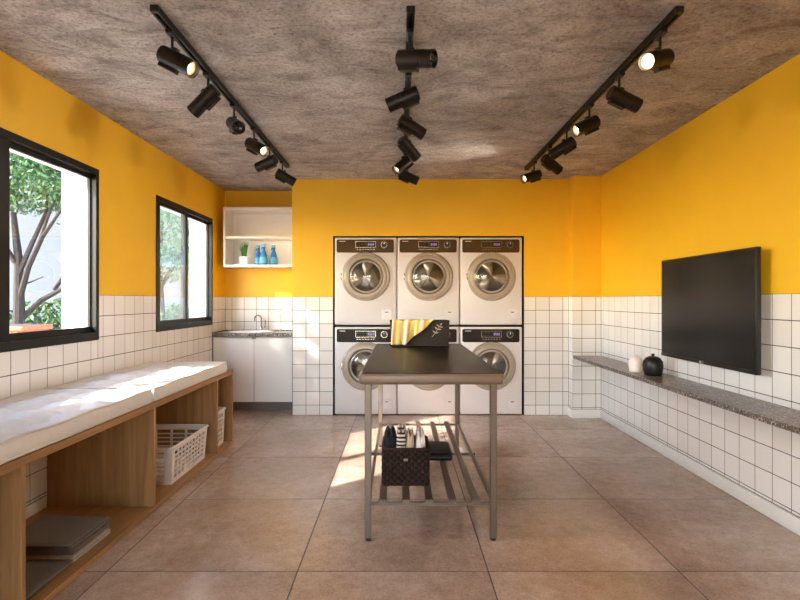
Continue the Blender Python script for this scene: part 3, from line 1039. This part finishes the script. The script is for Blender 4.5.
SZ = wz0 + 0.0285
pt = thing('potted_plant', 'small green flowering plant in a square white pot on the wall shelf', 'plant', (-1.82, 6.14, SZ))
mb = MB()
a0, a1, hp = 0.040, 0.048, 0.10
vs_ = [(-a0, -a0, 0), (a0, -a0, 0), (a0, a0, 0), (-a0, a0, 0), (-a1, -a1, hp), (a1, -a1, hp), (a1, a1, hp), (-a1, a1, hp),
       (-a1 + .006, -a1 + .006, hp), (a1 - .006, -a1 + .006, hp), (a1 - .006, a1 - .006, hp), (-a1 + .006, a1 - .006, hp),
       (-a0, -a0, hp - .02), (a0, -a0, hp - .02), (a0, a0, hp - .02), (-a0, a0, hp - .02)]
fs = [(3, 2, 1, 0)] + [(i, (i + 1) % 4, 4 + (i + 1) % 4, 4 + i) for i in range(4)] + [(4 + i, 4 + (i + 1) % 4, 8 + (i + 1) % 4, 8 + i) for i in range(4)] + [(8 + i, 8 + (i + 1) % 4, 12 + (i + 1) % 4, 12 + i) for i in range(4)]
mb.add(vs_, fs)
mb.build('pot', 'pot_white', pt, smooth=False)
MB().box(-0.040, 0.040, -0.040, 0.040, hp - 0.03, hp - 0.015).build('soil', 'soil', pt, smooth=False)
rg = random.Random(4)
blades, fl_ = MB(), MB()
for k in range(70):
    a = rg.uniform(0, 2 * PI)
    r0 = rg.uniform(0, 0.03)
    le = rg.uniform(0.12, 0.21)
    out = rg.uniform(0.01, 0.06)
    b = Vector((r0 * math.cos(a), r0 * math.sin(a), hp - 0.02))
    d = Vector((math.cos(a), math.sin(a), 0))
    s = Vector((-d.y, d.x, 0)) * 0.0045
    m_ = b + d * out * 0.4 + Vector((0, 0, le * 0.6))
    e = b + d * out + Vector((0, 0, le))
    blades.add([b - s, b + s, m_ + s * 1.1, m_ - s * 1.1, e], [(0, 1, 2, 3), (3, 2, 4)])
    if k % 5 == 0:
        fl_.lathe([(0, -0.006), (0.006, -0.004), (0.009, 0.001), (0.005, 0.006), (0, 0.007)], 7, mat=Matrix.Translation(e + Vector((0, 0, 0.006))))
bo = blades.build('leaves', 'grass', pt, smooth=False)
bo['kind'] = 'stuff'
fl_.build('flowers', 'flower', pt)['kind'] = 'stuff'

def spray_bottle(label, x, y, rz, h=0.205):
    t = thing('spray_bottle', label, 'bottle', (x, y, SZ), rz, 'blue bottles on the wall shelf')
    k = h / 0.205
    MB().lathe([(0.0, 0.0), (0.036, 0.0), (0.040, 0.006), (0.039, 0.04), (0.033, 0.09), (0.024, 0.125), (0.015, 0.145), (0.013, 0.16), (0.0, 0.16)], 28, sx=1, sy=0.72,
               mat=Matrix.Scale(k, 4)).build('body', 'blue_bottle', t)
    MB().lathe([(0.0405, 0.02), (0.0405, 0.045), (0.037, 0.08)], 28, sx=1, sy=0.72, mat=Matrix.Scale(k, 4)).build('sticker', 'bottle_label', t)
    MB().lathe([(0.0, 0.16), (0.0155, 0.16), (0.0155, 0.178), (0.0, 0.178)], 16, mat=Matrix.Scale(k, 4)).build('collar', 'blue_dark', t)
    MB().rbox(-0.022 * k, 0.016 * k, -0.009 * k, 0.009 * k, 0.178 * k, 0.205 * k, 0.004, 2).build('spray_head', 'bottle_label', t)
    MB().tube([(-0.016 * k, 0, 0.18 * k), (-0.022 * k, 0, 0.165 * k), (-0.021 * k, 0, 0.148 * k)], 0.004 * k, 6).build('trigger', 'blue_dark', t)
spray_bottle('blue spray bottle nearest the potted plant on the shelf', -1.665, 6.175, 0.2, 0.235)
spray_bottle('blue spray bottle in the middle of the three on the shelf', -1.58, 6.085, -0.1, 0.24)
spray_bottle('blue spray bottle farthest from the potted plant, right of the others', -1.475, 6.13, 0.1, 0.235)

# ------------------------------------------------------------------ washing machines
MW, MH, MF = 0.672, 0.955, YB - 0.004
def machine(label, cx, z, brown, phase):
    t = thing('washing_machine', label, 'washing machine', (cx, MF, z), group='stacked washing machines in the niche')
    w2 = MW / 2
    MB().rbox(-w2, w2, 0, 0.62, 0.006, MH, 0.014, 3).build('body', 'machine_white', t)
    for sx in (-1, 1):
        for yy in (0.06, 0.56):
            MB().cyl((sx * 0.26, yy, 0), (sx * 0.26, yy, 0.012), 0.022, n=14).build('foot', 'rubber', t)
    pz0, pz1 = MH - 0.165, MH - 0.022
    # control panel: rounded rectangle plate
    def plate(x0, x1, z0, z1, r, yf, yb):
        m_ = MB()
        pts = []
        for (cx_, cz_, st) in ((x1 - r, z1 - r, 0), (x0 + r, z1 - r, PI / 2), (x0 + r, z0 + r, PI), (x1 - r, z0 + r, 3 * PI / 2)):
            for q in range(6):
                a = st + PI / 2 * q / 5
                pts.append((cx_ + r * math.cos(a), cz_ + r * math.sin(a)))
        n = len(pts)
        e = 0.0025
        sh = lambda p: (p[0] + (e if p[0] < (x0 + x1) / 2 else -e), p[1] + (e if p[1] < (z0 + z1) / 2 else -e))
        vs2 = [(a, yb, b) for a, b in pts] + [(a, yf + e, b) for a, b in pts] + [(sh(q)[0], yf, sh(q)[1]) for q in pts]
        f2 = []
        for i in range(n):
            j = (i + 1) % n
            f2 += [(j, i, n + i, n + j), (n + j, n + i, 2 * n + i, 2 * n + j)]
        f2.append(tuple(range(2 * n, 3 * n))[::-1])
        return m_.add(vs2, f2)
    px0, px1 = -w2 + 0.022, w2 - 0.030
    pan = plate(px0, px1, pz0, pz1, 0.02, -0.008, 0.004).build('control_panel', 'panel_brown' if brown else 'panel_dark', t)
    zc = pz1 - 0.055
    dx0, dx1 = px0 + 0.205, px0 + 0.425
    # display surround, window and digits
    fr = MB()
    for (a, b, c, d) in ((dx0, dx1, zc + 0.030, zc + 0.034), (dx0, dx1, zc - 0.034, zc - 0.030), (dx0, dx0 + 0.004, zc - 0.03, zc + 0.03), (dx1 - 0.004, dx1, zc - 0.03, zc + 0.03)):
        fr.box(a, b, -0.0105, -0.007, c, d)
    fr.build('display_surround', 'silver', pan, smooth=False)
    MB().box(dx0 + 0.12, dx1 - 0.006, -0.0095, -0.007, zc - 0.026, zc + 0.026).build('display', 'display', pan, smooth=False)
    dg = MB()
    for k in range(4):
        x = dx0 + 0.135 + k * 0.018
        for (a, b, c, d) in ((0, 0.010, -0.013, -0.010), (0, 0.010, 0.010, 0.013), (0, 0.010, -0.0015, 0.0015), (0.0, 0.002, -0.013, 0.013), (0.008, 0.010, -0.013, 0.013)):
            dg.box(x + a, x + b, -0.0105, -0.0095, zc + c, zc + d)
    dg.build('digits', 'led', pan, smooth=False)
    for k in range(3):
        for q in range(2):
            x, zz = dx0 + 0.022 + 0.032 * k, zc + 0.014 - 0.028 * q
            MB().rbox(x - 0.011, x + 0.011, -0.0115, -0.007, zz - 0.008, zz + 0.008, 0.002, 1).build('button', 'panel_dark' if brown else 'black_plastic', pan)
    ms = MB()
    for k in range(7):
        x = dx0 + 0.02 + 0.03 * k
        ms.box(x - 0.008, x + 0.008, -0.0092, -0.007, zc - 0.058, zc - 0.052)
    ms.build('print_marks', 'silver', pan, smooth=False)
    MB().box(px0 + 0.03, px0 + 0.095, -0.0092, -0.007, pz1 - 0.024, pz1 - 0.018).build('brand_mark', 'logo_white', pan, smooth=False)
    kx = px0 + 0.515
    rot = Matrix.Translation((kx, -0.008, zc - 0.004)) @ Matrix.Rotation(PI / 2, 4, 'X')
    kb = MB().lathe([(0.040, 0.0), (0.040, 0.003), (0.034, 0.004), (0.030, 0.006), (0.028, 0.020), (0.024, 0.023), (0, 0.023)], 28, mat=rot).build('knob', 'black_plastic', pan)
    MB().lathe([(0.036, 0.003), (0.036, 0.0052), (0.031, 0.0052), (0.031, 0.003)], 28, mat=rot).build('knob_ring', 'silver', kb)
    MB().box(kx - 0.003, kx + 0.003, -0.033, -0.030, zc + 0.002, zc + 0.018).build('pointer', 'logo_white', kb, smooth=False)
    # porthole door
    dz = MH - 0.425
    rot = Matrix.Translation((0.002, 0, dz)) @ Matrix.Rotation(PI / 2, 4, 'X')
    dr = MB().lathe([(0.262, -0.004), (0.262, 0.010), (0.256, 0.018), (0.244, 0.022), (0.236, 0.019), (0.232, 0.024), (0.215, 0.030), (0.200, 0.030), (0.192, 0.024), (0.187, 0.012)], 72, mat=rot).build('door', 'ring', t)
    MB().lathe([(0.2635, 0.002), (0.2645, 0.006), (0.2625, 0.010)], 72, mat=rot).build('chrome_edge', 'silver', dr)
    MB().lathe([(0.193, 0.025), (0.187, 0.028), (0.180, 0.016), (0.176, -0.002)], 72, mat=rot).build('inner_rim', 'ring_inner', dr)
    MB().lathe([(0.181, 0.014), (0.170, 0.032), (0.150, 0.046), (0.115, 0.058), (0.06, 0.066), (0.0, 0.068)], 56, mat=rot).build('glass_bowl', 'door_glass', dr)
    MB().lathe([(0.178, -0.001), (0.160, -0.0015), (0.152, -0.0012)], 56, mat=rot).build('gasket', 'gasket', dr)
    dm = MB().lathe([(0.156, 0.000), (0.158, 0.004), (0.150, 0.010), (0.10, 0.013), (0.04, 0.018), (0.0, 0.020)], 56, mat=rot).build('drum', 'drum', dr)
    for k in range(3):
        a = phase + 2 * PI * k / 3
        m_ = MB()
        def pad(u, v, a=a):
            r = 0.015 + 0.138 * u
            wdt = 0.03 + 0.115 * u * (1.15 - 0.4 * u)
            s = (v - 0.5) * 2
            hgt = 0.012 + 0.034 * (1 - s * s) * math.sin(PI * (0.12 + 0.8 * u))
            x = r * math.cos(a) - s * wdt * math.sin(a) * 0.5
            z_ = r * math.sin(a) + s * wdt * math.cos(a) * 0.5
            return rot @ Vector((x, z_, hgt))
        m_.surf(pad, 10, 8)
        m_.build('paddle', 'paddle', dm, angle=80)
    MB().rbox(-0.268, -0.252, -0.020, 0.002, dz - 0.035, dz + 0.035, 0.004, 2).build('handle', 'silver', dr)
    # service hatch with its small mark
    hz = 0.115
    ht = plate(w2 - 0.165, w2 - 0.05, hz - 0.055, hz + 0.055, 0.006, -0.0025, 0.003).build('service_hatch', 'machine_white', t)
    MB().box(w2 - 0.124, w2 - 0.092, -0.0045, -0.0024, hz + 0.024, hz + 0.033).build('mark', 'panel_dark', ht, smooth=False)
    return t
cxs = [NX0 + 0.018 + MW / 2 + k * (MW + 0.0095) for k in range(3)]
for k, (wh, wh2) in enumerate((('leftmost', 'left'), ('middle', 'centre'), ('rightmost', 'right'))):
    machine('white front-loading washing machine, bottom row, %s of the three%s' % (wh, ', largely hidden by the table' if k == 1 else ''), cxs[k], 0.002, False, (2.3, 1.57, 0.9)[k])
    machine('white front-loading washing machine, top row, %s of the three' % wh, cxs[k], 0.974, True, (1.45, 1.57, 1.9)[k])
# the deck board between the rows
struct(MB().box(NX0 + 0.008, NX1 - 0.008, YB + 0.012, 6.41, 0.958, 0.973).build('trim_3', 'black_niche', smooth=False), 'black board between the two machine rows')

# ------------------------------------------------------------------ work table
TX0, TX1, TY0, TY1, TZ = -0.212, 0.534, 2.69, 4.54, 0.874
tb = thing('work_table', 'long steel work table with dark top and slatted lower shelf', 'table', ((TX0 + TX1) / 2, (TY0 + TY1) / 2, 0))
off = Matrix.Translation((-(TX0 + TX1) / 2, -(TY0 + TY1) / 2, 0))
MB().rbox(TX0, TX1, TY0, TY1, TZ - 0.060, TZ - 0.001, 0.018, 4).xform(off).build('table_edge', 'table_edge', tb)
MB().rbox(TX0 + 0.012, TX1 - 0.012, TY0 + 0.010, TY1 - 0.010, TZ - 0.012, TZ, 0.012, 3, only='z').xform(off).build('table_top', 'table_dark', tb)
LG = 0.034
lx = (TX0 + 0.029, TX1 - 0.031 - LG)
ly = (TY0 + 0.03, TY1 - 0.05 - LG)
for x in lx:
    for y in ly:
        lg = MB().rbox(x, x + LG, y, y + LG, 0.014, TZ - 0.058, 0.003, 1).xform(off).build('leg', 'steel', tb)
        fb = MB()
        fb.cyl((x + LG / 2, y + LG / 2, 0.0), (x + LG / 2, y + LG / 2, 0.016), 0.015, 0.017, 14)
        fb.xform(off).build('foot', 'rubber', lg)
SHZ = 0.215
for x in lx:
    MB().box(x + 0.008, x + 0.026, ly[0] + LG, ly[1], SHZ - 0.022, SHZ - 0.004).xform(off).build('side_rail', 'steel', tb, smooth=False)
for y in (ly[0] + 0.009, (ly[0] + ly[1]) / 2 + 0.02, ly[1] + 0.009):
    MB().box(lx[0] + (LG if abs(y - 3.6) > 0.3 else 0.004), lx[1] + (0 if abs(y - 3.6) > 0.3 else 0.03), y, y + 0.016, SHZ - 0.034, SHZ - 0.018).xform(off).build('cross_rail', 'steel', tb, smooth=False)
    if abs(y - 3.6) < 0.3:
        for x in (lx[0] - 0.012, lx[1] + LG - 0.004):
            MB().cyl((x, y + 0.008, SHZ - 0.026), (x + 0.016, y + 0.008, SHZ - 0.026), 0.010, n=12).xform(off).build('bolt_cap', 'black_plastic', tb)
for k in range(5):
    x = 0.152 + (k - 2) * 0.121
    MB().rbox(x - 0.02, x + 0.02, ly[0] + 0.004, ly[1] + LG - 0.004, SHZ - 0.018, SHZ, 0.002, 1).xform(off).build('slat', 'steel', tb)

# felt basket on the table with striped cloth
bk = thing('felt_basket', 'charcoal rectangular fabric basket on the far end of the table', 'basket', (0.162, 4.40, TZ))
bw, bd, bh = 0.245, 0.11, 0.205
def ring4(a, b, z, r=0.012, n=4):
    pts = []
    for (sx, sy, st) in ((1, -1, -PI / 2), (1, 1, 0), (-1, 1, PI / 2), (-1, -1, PI)):
        for q in range(n + 1):
            an = st + PI / 2 * q / n
            pts.append((sx * (a - r) + r * math.cos(an), sy * (b - r) + r * math.sin(an), z))
    return pts
def shell(rings, close_first=True, close_last=False):
    m_ = MB()
    n = len(rings[0])
    vs2, f2 = [], []
    for rg_ in rings:
        vs2 += rg_
    for k in range(len(rings) - 1):
        for i in range(n):
            j = (i + 1) % n
            f2.append((k * n + i, k * n + j, (k + 1) * n + j, (k + 1) * n + i))
    if close_first:
        f2.append(tuple(range(n))[::-1])
    if close_last:
        f2.append(tuple(range((len(rings) - 1) * n, len(rings) * n)))
    return m_.add(vs2, f2)
shell([ring4(bw - 0.008, bd - 0.006, 0.0), ring4(bw - 0.004, bd - 0.003, bh * 0.5), ring4(bw, bd, bh), ring4(bw - 0.006, bd - 0.006, bh), ring4(bw - 0.014, bd - 0.012, 0.008)], True, True).build('body', 'basket_grey', bk)
rp = ring4(bw - 0.001, bd - 0.001, bh - 0.002, n=3)
MB().tube(rp + [rp[0]], 0.0045, 6, caps=False).build('rim', 'basket_grey', bk)
sp = MB()
stem = [(0.10, 0.075), (0.125, 0.105), (0.145, 0.135), (0.165, 0.165)]
sp.tube([(x, -bd - 0.001 + 0.003 * (1 - z / bh) * 1.0, z) for x, z in stem], 0.0022, 5)
for (x, z, a, l) in ((0.125, 0.105, 2.3, 0.03), (0.125, 0.105, 0.2, 0.03), (0.145, 0.135, 2.4, 0.034), (0.145, 0.135, 0.1, 0.032), (0.165, 0.165, 1.0, 0.03), (0.16, 0.158, 2.5, 0.03), (0.16, 0.158, -0.2, 0.03)):
    c, s = math.cos(a), math.sin(a)
    pts = [(0, 0), (l * 0.5, l * 0.2), (l, 0), (l * 0.5, -l * 0.2)]
    yy = -bd - 0.0035
    sp.add([(x + p[0] * c - p[1] * s, yy + 0.003 * (1 - z / bh), z + p[0] * s + p[1] * c) for p in pts], [(0, 1, 2, 3)])
sp.build('sprig_motif', 'sprig', bk, smooth=False)

cl = thing('striped_cloth', 'yellow and white striped cloth draped over the charcoal basket', 'cloth', (0.162, 4.40, TZ))
def drape(u, v):
    x = -0.225 + 0.335 * u
    # hanging length in front: long at left, tapering to nothing at right
    L = 0.198 if u < 0.36 else max(0.004, 0.198 * max(0.0, 1 - (u - 0.36) / 0.62) ** 0.9)
    fold = 0.012 * math.sin(u * 19 + 0.6) + 0.005 * math.sin(u * 37 + 2)
    if v < 0.45:          # inside basket, rising to the rim
        k = v / 0.45
        y = 0.06 - (0.06 + bd) * k
        z = bh - 0.035 + 0.043 * k ** 0.7 + 0.012 * math.sin(u * 17 + 3 * k) * (1 - k) + 0.004 * math.sin(u * 21)
        return (x, y, z)
    k = (v - 0.45) / 0.55
    drop = L * k
    if drop < 0.006:
        return (x, -bd - 0.004 * k * 6, bh + 0.008 - drop * 0.6)
    xs = x + (0.012 * k * math.sin(u * 9)) - 0.01 * k
    return (xs, -bd - 0.010 - 0.012 * min(1, k * 1.6) - fold * (0.3 + 0.7 * k), bh + 0.006 - drop)
co = MB().surf(drape, 60, 30).build('fabric', 'cloth_yellow', cl, angle=80)
sol = co.modifiers.new('thickness', 'SOLIDIFY')
sol.thickness = 0.003
sol.offset = 0

# woven basket on the lower shelf
wbk = thing('woven_basket', 'dark brown woven basket on the slatted shelf of the table', 'basket', (0.0315, 3.055, SHZ))
ww, wd, wh = 0.127, 0.135, 0.205
shell([ring4(ww - 0.006, wd - 0.006, 0.001), ring4(ww - 0.004, wd - 0.004, wh), ring4(ww - 0.010, wd - 0.010, wh), ring4(ww - 0.012, wd - 0.012, 0.008)], True, True).build('lining', 'weave_brown', wbk)
for side in range(4):
    m_ = MB()
    ln = (ww if side in (0, 2) else wd) * 2
    dist = (wd if side in (0, 2) else ww) - 0.004
    nc, nr = 13, 11
    rotm = Matrix.Rotation(side * PI / 2, 4, 'Z')
    for i in range(nc):
        for j in range(nr):
            cw, ch = ln / nc, wh / nr
            x, z = -ln / 2 + cw * (i + 0.5), ch * (j + 0.5)
            o = 0.012 if (i + j) % 2 else 0.003
            a, b = cw * 0.49, ch * 0.46
            vs2 = []
            for q in range(5):
                k = -1 + q * 0.5
                yy = -dist - o * math.cos(k * 1.3)
                if (i + j) % 2:
                    vs2 += [(x + a * k * 1.15, yy, z - b * 0.9), (x + a * k * 1.15, yy, z + b * 0.9)]
                else:
                    vs2 += [(x - a * 0.8, yy, z + b * k * 1.1), (x + a * 0.8, yy, z + b * k * 1.1)]
            m_.add([rotm @ Vector(p) for p in vs2], [(2 * q, 2 * q + 2, 2 * q + 3, 2 * q + 1) for q in range(4)], (i + j + 1) % 2)
    m_.build('woven_side', ['weave_brown', 'weave_dark'], wbk, angle=50)
rp = ring4(ww, wd, wh, 0.012, 3)
MB().tube(rp + [rp[0]], 0.008, 7, caps=False).build('rim', 'weave_brown', wbk)
MB().rbox(-0.012, 0.012, -wd - 0.014, -wd - 0.006, 0.142, 0.156, 0.002, 1).build('leather_tab', 'ring_inner', wbk)

def standing_towel(label, x, w, ztop, mt, y=3.055, tilt=0.0, dl=0.19):
    """a towel folded double, the fold up, standing in the basket"""
    t = thing('rolled_towel', label, 'towel', (x, y, SHZ + 0.012), group='towels in the woven basket')
    h = ztop - SHZ - 0.012
    def f(u, v):
        a = 2 * PI * u
        r = w / 2
        thick = 1 + 0.06 * math.sin(7 * v + x * 60) + 0.05 * math.sin(17 * v)
        n = 2.5
        px = math.copysign(abs(math.cos(a)) ** (2 / n), math.cos(a)) * r * thick
        pz = math.copysign(abs(math.sin(a)) ** (2 / 4.5), math.sin(a)) * h / 2 + h / 2
        k = min(v, 1 - v)
        sq = min(1, 0.5 + k * 7) if 0 < v < 1 else 0.0
        # central crease between the two sheets
        if math.sin(a) > 0.8:
            pz -= 0.028 * math.exp(-(px / (w * 0.12)) ** 2)
        lean = tilt * pz
        if sq == 0:
            px, pz = px * 0.05, h * 0.5 + (pz - h * 0.5) * 0.7
        return (px * (0.8 + 0.2 * sq) + lean, -dl / 2 + dl * v, pz * (0.93 + 0.07 * sq) + 0.008 * math.sin(9 * v + x * 40) * (pz / h))
    MB().surf(f, 48, 22).build('fold', mt, t, angle=80)
    def g(u, v):
        a = PI * u
        return (w * 0.22 * math.cos(a) + tilt * h, -dl / 2 * 0.93 - 0.004, h * 0.93 - 0.018 + 0.018 * math.sin(a) - 0.05 * v)
    return t
standing_towel('black folded towel at the left in the woven basket', -0.058, 0.070, 0.508, 'cloth_black')
standing_towel('black and white patterned towel beside the black one in the woven basket', 0.006, 0.050, 0.510, 'cloth_bw')
standing_towel('beige folded towel between patterned and white towels in the basket', 0.059, 0.044, 0.502, 'cloth_beige')
standing_towel('white folded towel at the right in the woven basket', 0.106, 0.052, 0.496, 'cloth_white', tilt=0.05)

bg = thing('black_pouch', 'flat black zipped pouch lying on the table shelf beside the basket', 'bag', (0.255, 3.52, SHZ))
MB().rbox(-0.085, 0.085, -0.16, 0.16, 0.001, 0.05, 0.02, 4).build('body', 'bag_black', bg)
MB().rbox(-0.07, 0.07, -0.163, -0.157, 0.024, 0.030, 0.002, 1).build('zip', 'black_plastic', bg)

# ------------------------------------------------------------------ granite wall shelf, vases, TV
gs = thing('granite_shelf', 'long speckled granite shelf along the right wall below the television', 'shelf', (1.98, 1.9, 0.632))
MB().rbox(CX - 1.98, XR - 0.0005 - 1.98, -0.6 - 1.9, YC - 0.0005 - 1.9, 0.0, 0.030, 0.003, 1).build('slab', 'granite', gs)
for yy in (0.2, 1.6, 3.0, 4.4):
    MB().box(1.95 - 1.98, XR - 0.0005 - 1.98, yy - 1.9, yy + 0.03 - 1.9, -0.02, 0.0).build('bracket', 'granite', gs)
v1 = thing('round_vase', 'small white rounded ceramic vase on the granite shelf', 'vase', (1.925, 4.29, 0.662))
MB().lathe([(0, 0), (0.038, 0), (0.046, 0.006), (0.053, 0.04), (0.054, 0.07), (0.048, 0.10), (0.034, 0.122), (0.016, 0.132), (0.012, 0.131), (0.012, 0.11), (0, 0.11)], 40).build('body', 'vase_white', v1)
MB().lathe([(0.016, 0.130), (0.016, 0.138), (0.011, 0.138), (0.011, 0.128)], 24).build('lip', 'vase_white', v1)
v2 = thing('round_vase', 'matte black ball-shaped ceramic vase with knob on the granite shelf', 'vase', (1.975, 4.10, 0.662))
MB().lathe([(0, 0), (0.058, 0), (0.064, 0.006), (0.072, 0.045), (0.076, 0.078), (0.070, 0.112), (0.052, 0.137), (0.026, 0.149), (0, 0.151)], 44).build('body', 'vase_black', v2)
MB().lathe([(0.012, 0.146), (0.011, 0.158), (0.015, 0.164), (0.012, 0.169), (0.0, 0.170)], 20).build('knob', 'vase_black', v2)

TV = thing('television', 'large flat black television mounted on the right wall', 'television', (2.06, 3.555, 0.817))
hw, hh = 0.548, 0.740
MB().rbox(-0.018, 0.010, -hw, hw, 0, hh, 0.004, 2).build('casing', 'tv_bezel', TV)
MB().box(-0.0195, -0.0175, -hw + 0.014, hw - 0.014, 0.026, hh - 0.014).build('screen', 'tv_screen', TV, smooth=False)
MB().rbox(-0.021, -0.016, -hw + 0.002, hw - 0.002, 0.003, 0.024, 0.002, 1).build('lower_bezel', 'tv_bezel', TV)
lg_ = MB()
rot = Matrix.Translation((-0.0212, 0.012, 0.0135)) @ Matrix.Rotation(-PI / 2, 4, 'Y')
lg_.lathe([(0.0, 0.001), (0.0085, 0.001), (0.0085, -0.001)], 20, mat=rot)
lg_.build('logo', 'logo_white', TV, smooth=False)
fc = bpy.data.curves.new('logo_text', 'FONT')
fc.body = 'LG'
fc.size = 0.022
fc.extrude = 0.0004
fo_ = bpy.data.objects.new('logo_text', fc)
COL.objects.link(fo_)
dg_ = bpy.context.evaluated_depsgraph_get()
me = bpy.data.meshes.new_from_object(fo_.evaluated_get(dg_))
bpy.data.objects.remove(fo_)
me.materials.clear()
me.materials.append(M['logo_white'])
lo = link('logo_text', me, TV, (-0.0216, -0.001, 0.0055))
lo.rotation_euler = (PI / 2, 0, -PI / 2)
mb = MB()
mb.box(0.010, 0.045, -0.20, 0.20, 0.22, 0.52)
mb.box(0.045, XR - 2.06 - 0.0005, -0.15, 0.15, 0.28, 0.46)
mb.build('wall_mount', 'black_plastic', TV, smooth=False)

# ------------------------------------------------------------------ ceiling tracks and spotlights
TRZ = H - 0.030
tracks = (('left', -1.093, 2.34, 5.10), ('centre', 0.048, 2.35, 5.10), ('right', 1.248, 2.35, 5.18))
for nm, x, y0, y1 in tracks:
    t = thing('light_track', 'black lighting track on the concrete ceiling, %s of the three' % {'left': 'leftmost', 'centre': 'middle', 'right': 'rightmost'}[nm], 'track', (x, (y0 + y1) / 2, TRZ), group='ceiling light tracks')
    L = (y1 - y0) / 2
    m_ = MB()
    m_.box(-0.018, 0.018, -L, L, 0.022, 0.030)
    m_.box(-0.018, -0.007, -L, L, 0.0, 0.022)
    m_.box(0.007, 0.018, -L, L, 0.0, 0.022)
    m_.build('rail', 'black_frame', t, smooth=False)
    for s in (-1, 1):
        MB().rbox(-0.019, 0.019, s * L - 0.012, s * L + 0.012, -0.001, 0.0305, 0.003, 1).build('end_cap', 'black_plastic', t)

YS = (2.52, 2.99, 3.46, 3.93, 4.40, 4.88)
spots = {
 'left': [((.17, -.035, -.095), 1), ((-.14, .03, -.12), 0), ((.08, -.13, -.07), 0), ((.134, -.08, -.085), 1), ((-.15, .06, -.05), 0), ((.145, .05, -.08), 0)],
 'centre': [((.155, -.08, -.035), 0), ((-.165, .03, -.06), 0), ((.145, .05, -.075), 0), ((.105, .08, -.105), 0), ((-.105, -.06, -.105), 1), ((.15, .03, -.06), 0)],
 'right': [((-.145, -.10, -.065), 1), ((.17, .03, -.065), 0), ((-.16, -.05, -.08), 1), ((-.16, .04, -.10), 0), ((.13, .06, -.08), 0), ((-.16, -.06, -.06), 1)],
}
ORD = ('nearest the camera', 'second from the camera', 'third from the camera', 'fourth from the camera', 'fifth from the camera', 'farthest from the camera')
def spotlight(label, x, y, d, lit):
    d = Vector(d).normalized()
    pz = -0.125
    t = thing('track_spotlight', label, 'spotlight', (x, y, TRZ), group='track spotlights')
    MB().rbox(-0.016, 0.016, -0.045, 0.045, -0.020, 0.0, 0.003, 1).build('adapter', 'black_plastic', t)
    r = 0.042
    MB().cyl((0, 0, -0.02), (0, 0, pz + 0.02), 0.0065, n=10).build('stem', 'black_plastic', t)
    # body frame: X along the beam, Z up-ish
    zz = Vector((0, 0, 1)) - d * d.z
    zz.normalize()
    yy = zz.cross(d)
    fm = Matrix(((d.x, yy.x, zz.x, 0), (d.y, yy.y, zz.y, 0), (d.z, yy.z, zz.z, pz), (0, 0, 0, 1)))
    prof_m = fm @ Matrix.Rotation(PI / 2, 4, 'Y')
    a, b = -0.062, 0.128
    hd = MB().lathe([(0, a), (r - 0.006, a), (r, a + 0.005), (r, 0.066), (r - 0.0012, 0.067), (r - 0.0012, 0.070), (r, 0.071), (r, b), (r - 0.004, b), (r - 0.006, b - 0.014), (r - 0.010, b - 0.020)], 36, mat=prof_m).build('lamp_head', 'spot_body', t)
    if lit:
        MB().lathe([(r - 0.009, b - 0.018), (r - 0.020, b - 0.040), (0.010, b - 0.050), (0.0, b - 0.050)], 28, mat=prof_m).build('reflector', 'ring_inner', hd)
        MB().lathe([(0.010, b - 0.050), (0.015, b - 0.038), (0.013, b - 0.026), (0.0, b - 0.020)], 20, mat=prof_m).build('bulb', 'lamp_on', hd)
        ld = bpy.data.lights.new('spot_beam', 'SPOT')
        ld.energy = LAMP_W * (0.4 if d.y < -0.5 else 1.0)
        ld.color = (1.0, 0.88, 0.74)
        ld.spot_size = R(112)
        ld.spot_blend = 0.9
        ld.shadow_soft_size = 0.014
        lo_ = bpy.data.objects.new('spot_beam', ld)
        COL.objects.link(lo_)
        lo_.parent = t
        lo_.location = fm @ Vector((b + 0.012, 0, 0))
        lo_.rotation_euler = d.to_track_quat('-Z', 'Y').to_euler()
    else:
        MB().lathe([(r - 0.009, b - 0.018), (r - 0.016, b - 0.024), (0.0, b - 0.028)], 28, mat=prof_m).build('lens', 'lens_off', hd)
    MB().rbox(-0.050, 0.052, -0.017, 0.017, -r - 0.016, -r + 0.010, 0.003, 1).xform(fm).build('driver_box', 'spot_body', t)
    MB().rbox(-0.012, 0.012, -0.012, 0.012, r - 0.006, r + 0.012, 0.003, 1).xform(fm).build('swivel', 'black_plastic', t)
for nm, x, y0, y1 in tracks:
    for k, (d, lit) in enumerate(spots[nm]):
        spotlight('%s dark track spotlight, %s on the %s ceiling track' % ('lit' if lit else 'unlit', ORD[k], nm), x, YS[k], d, lit)
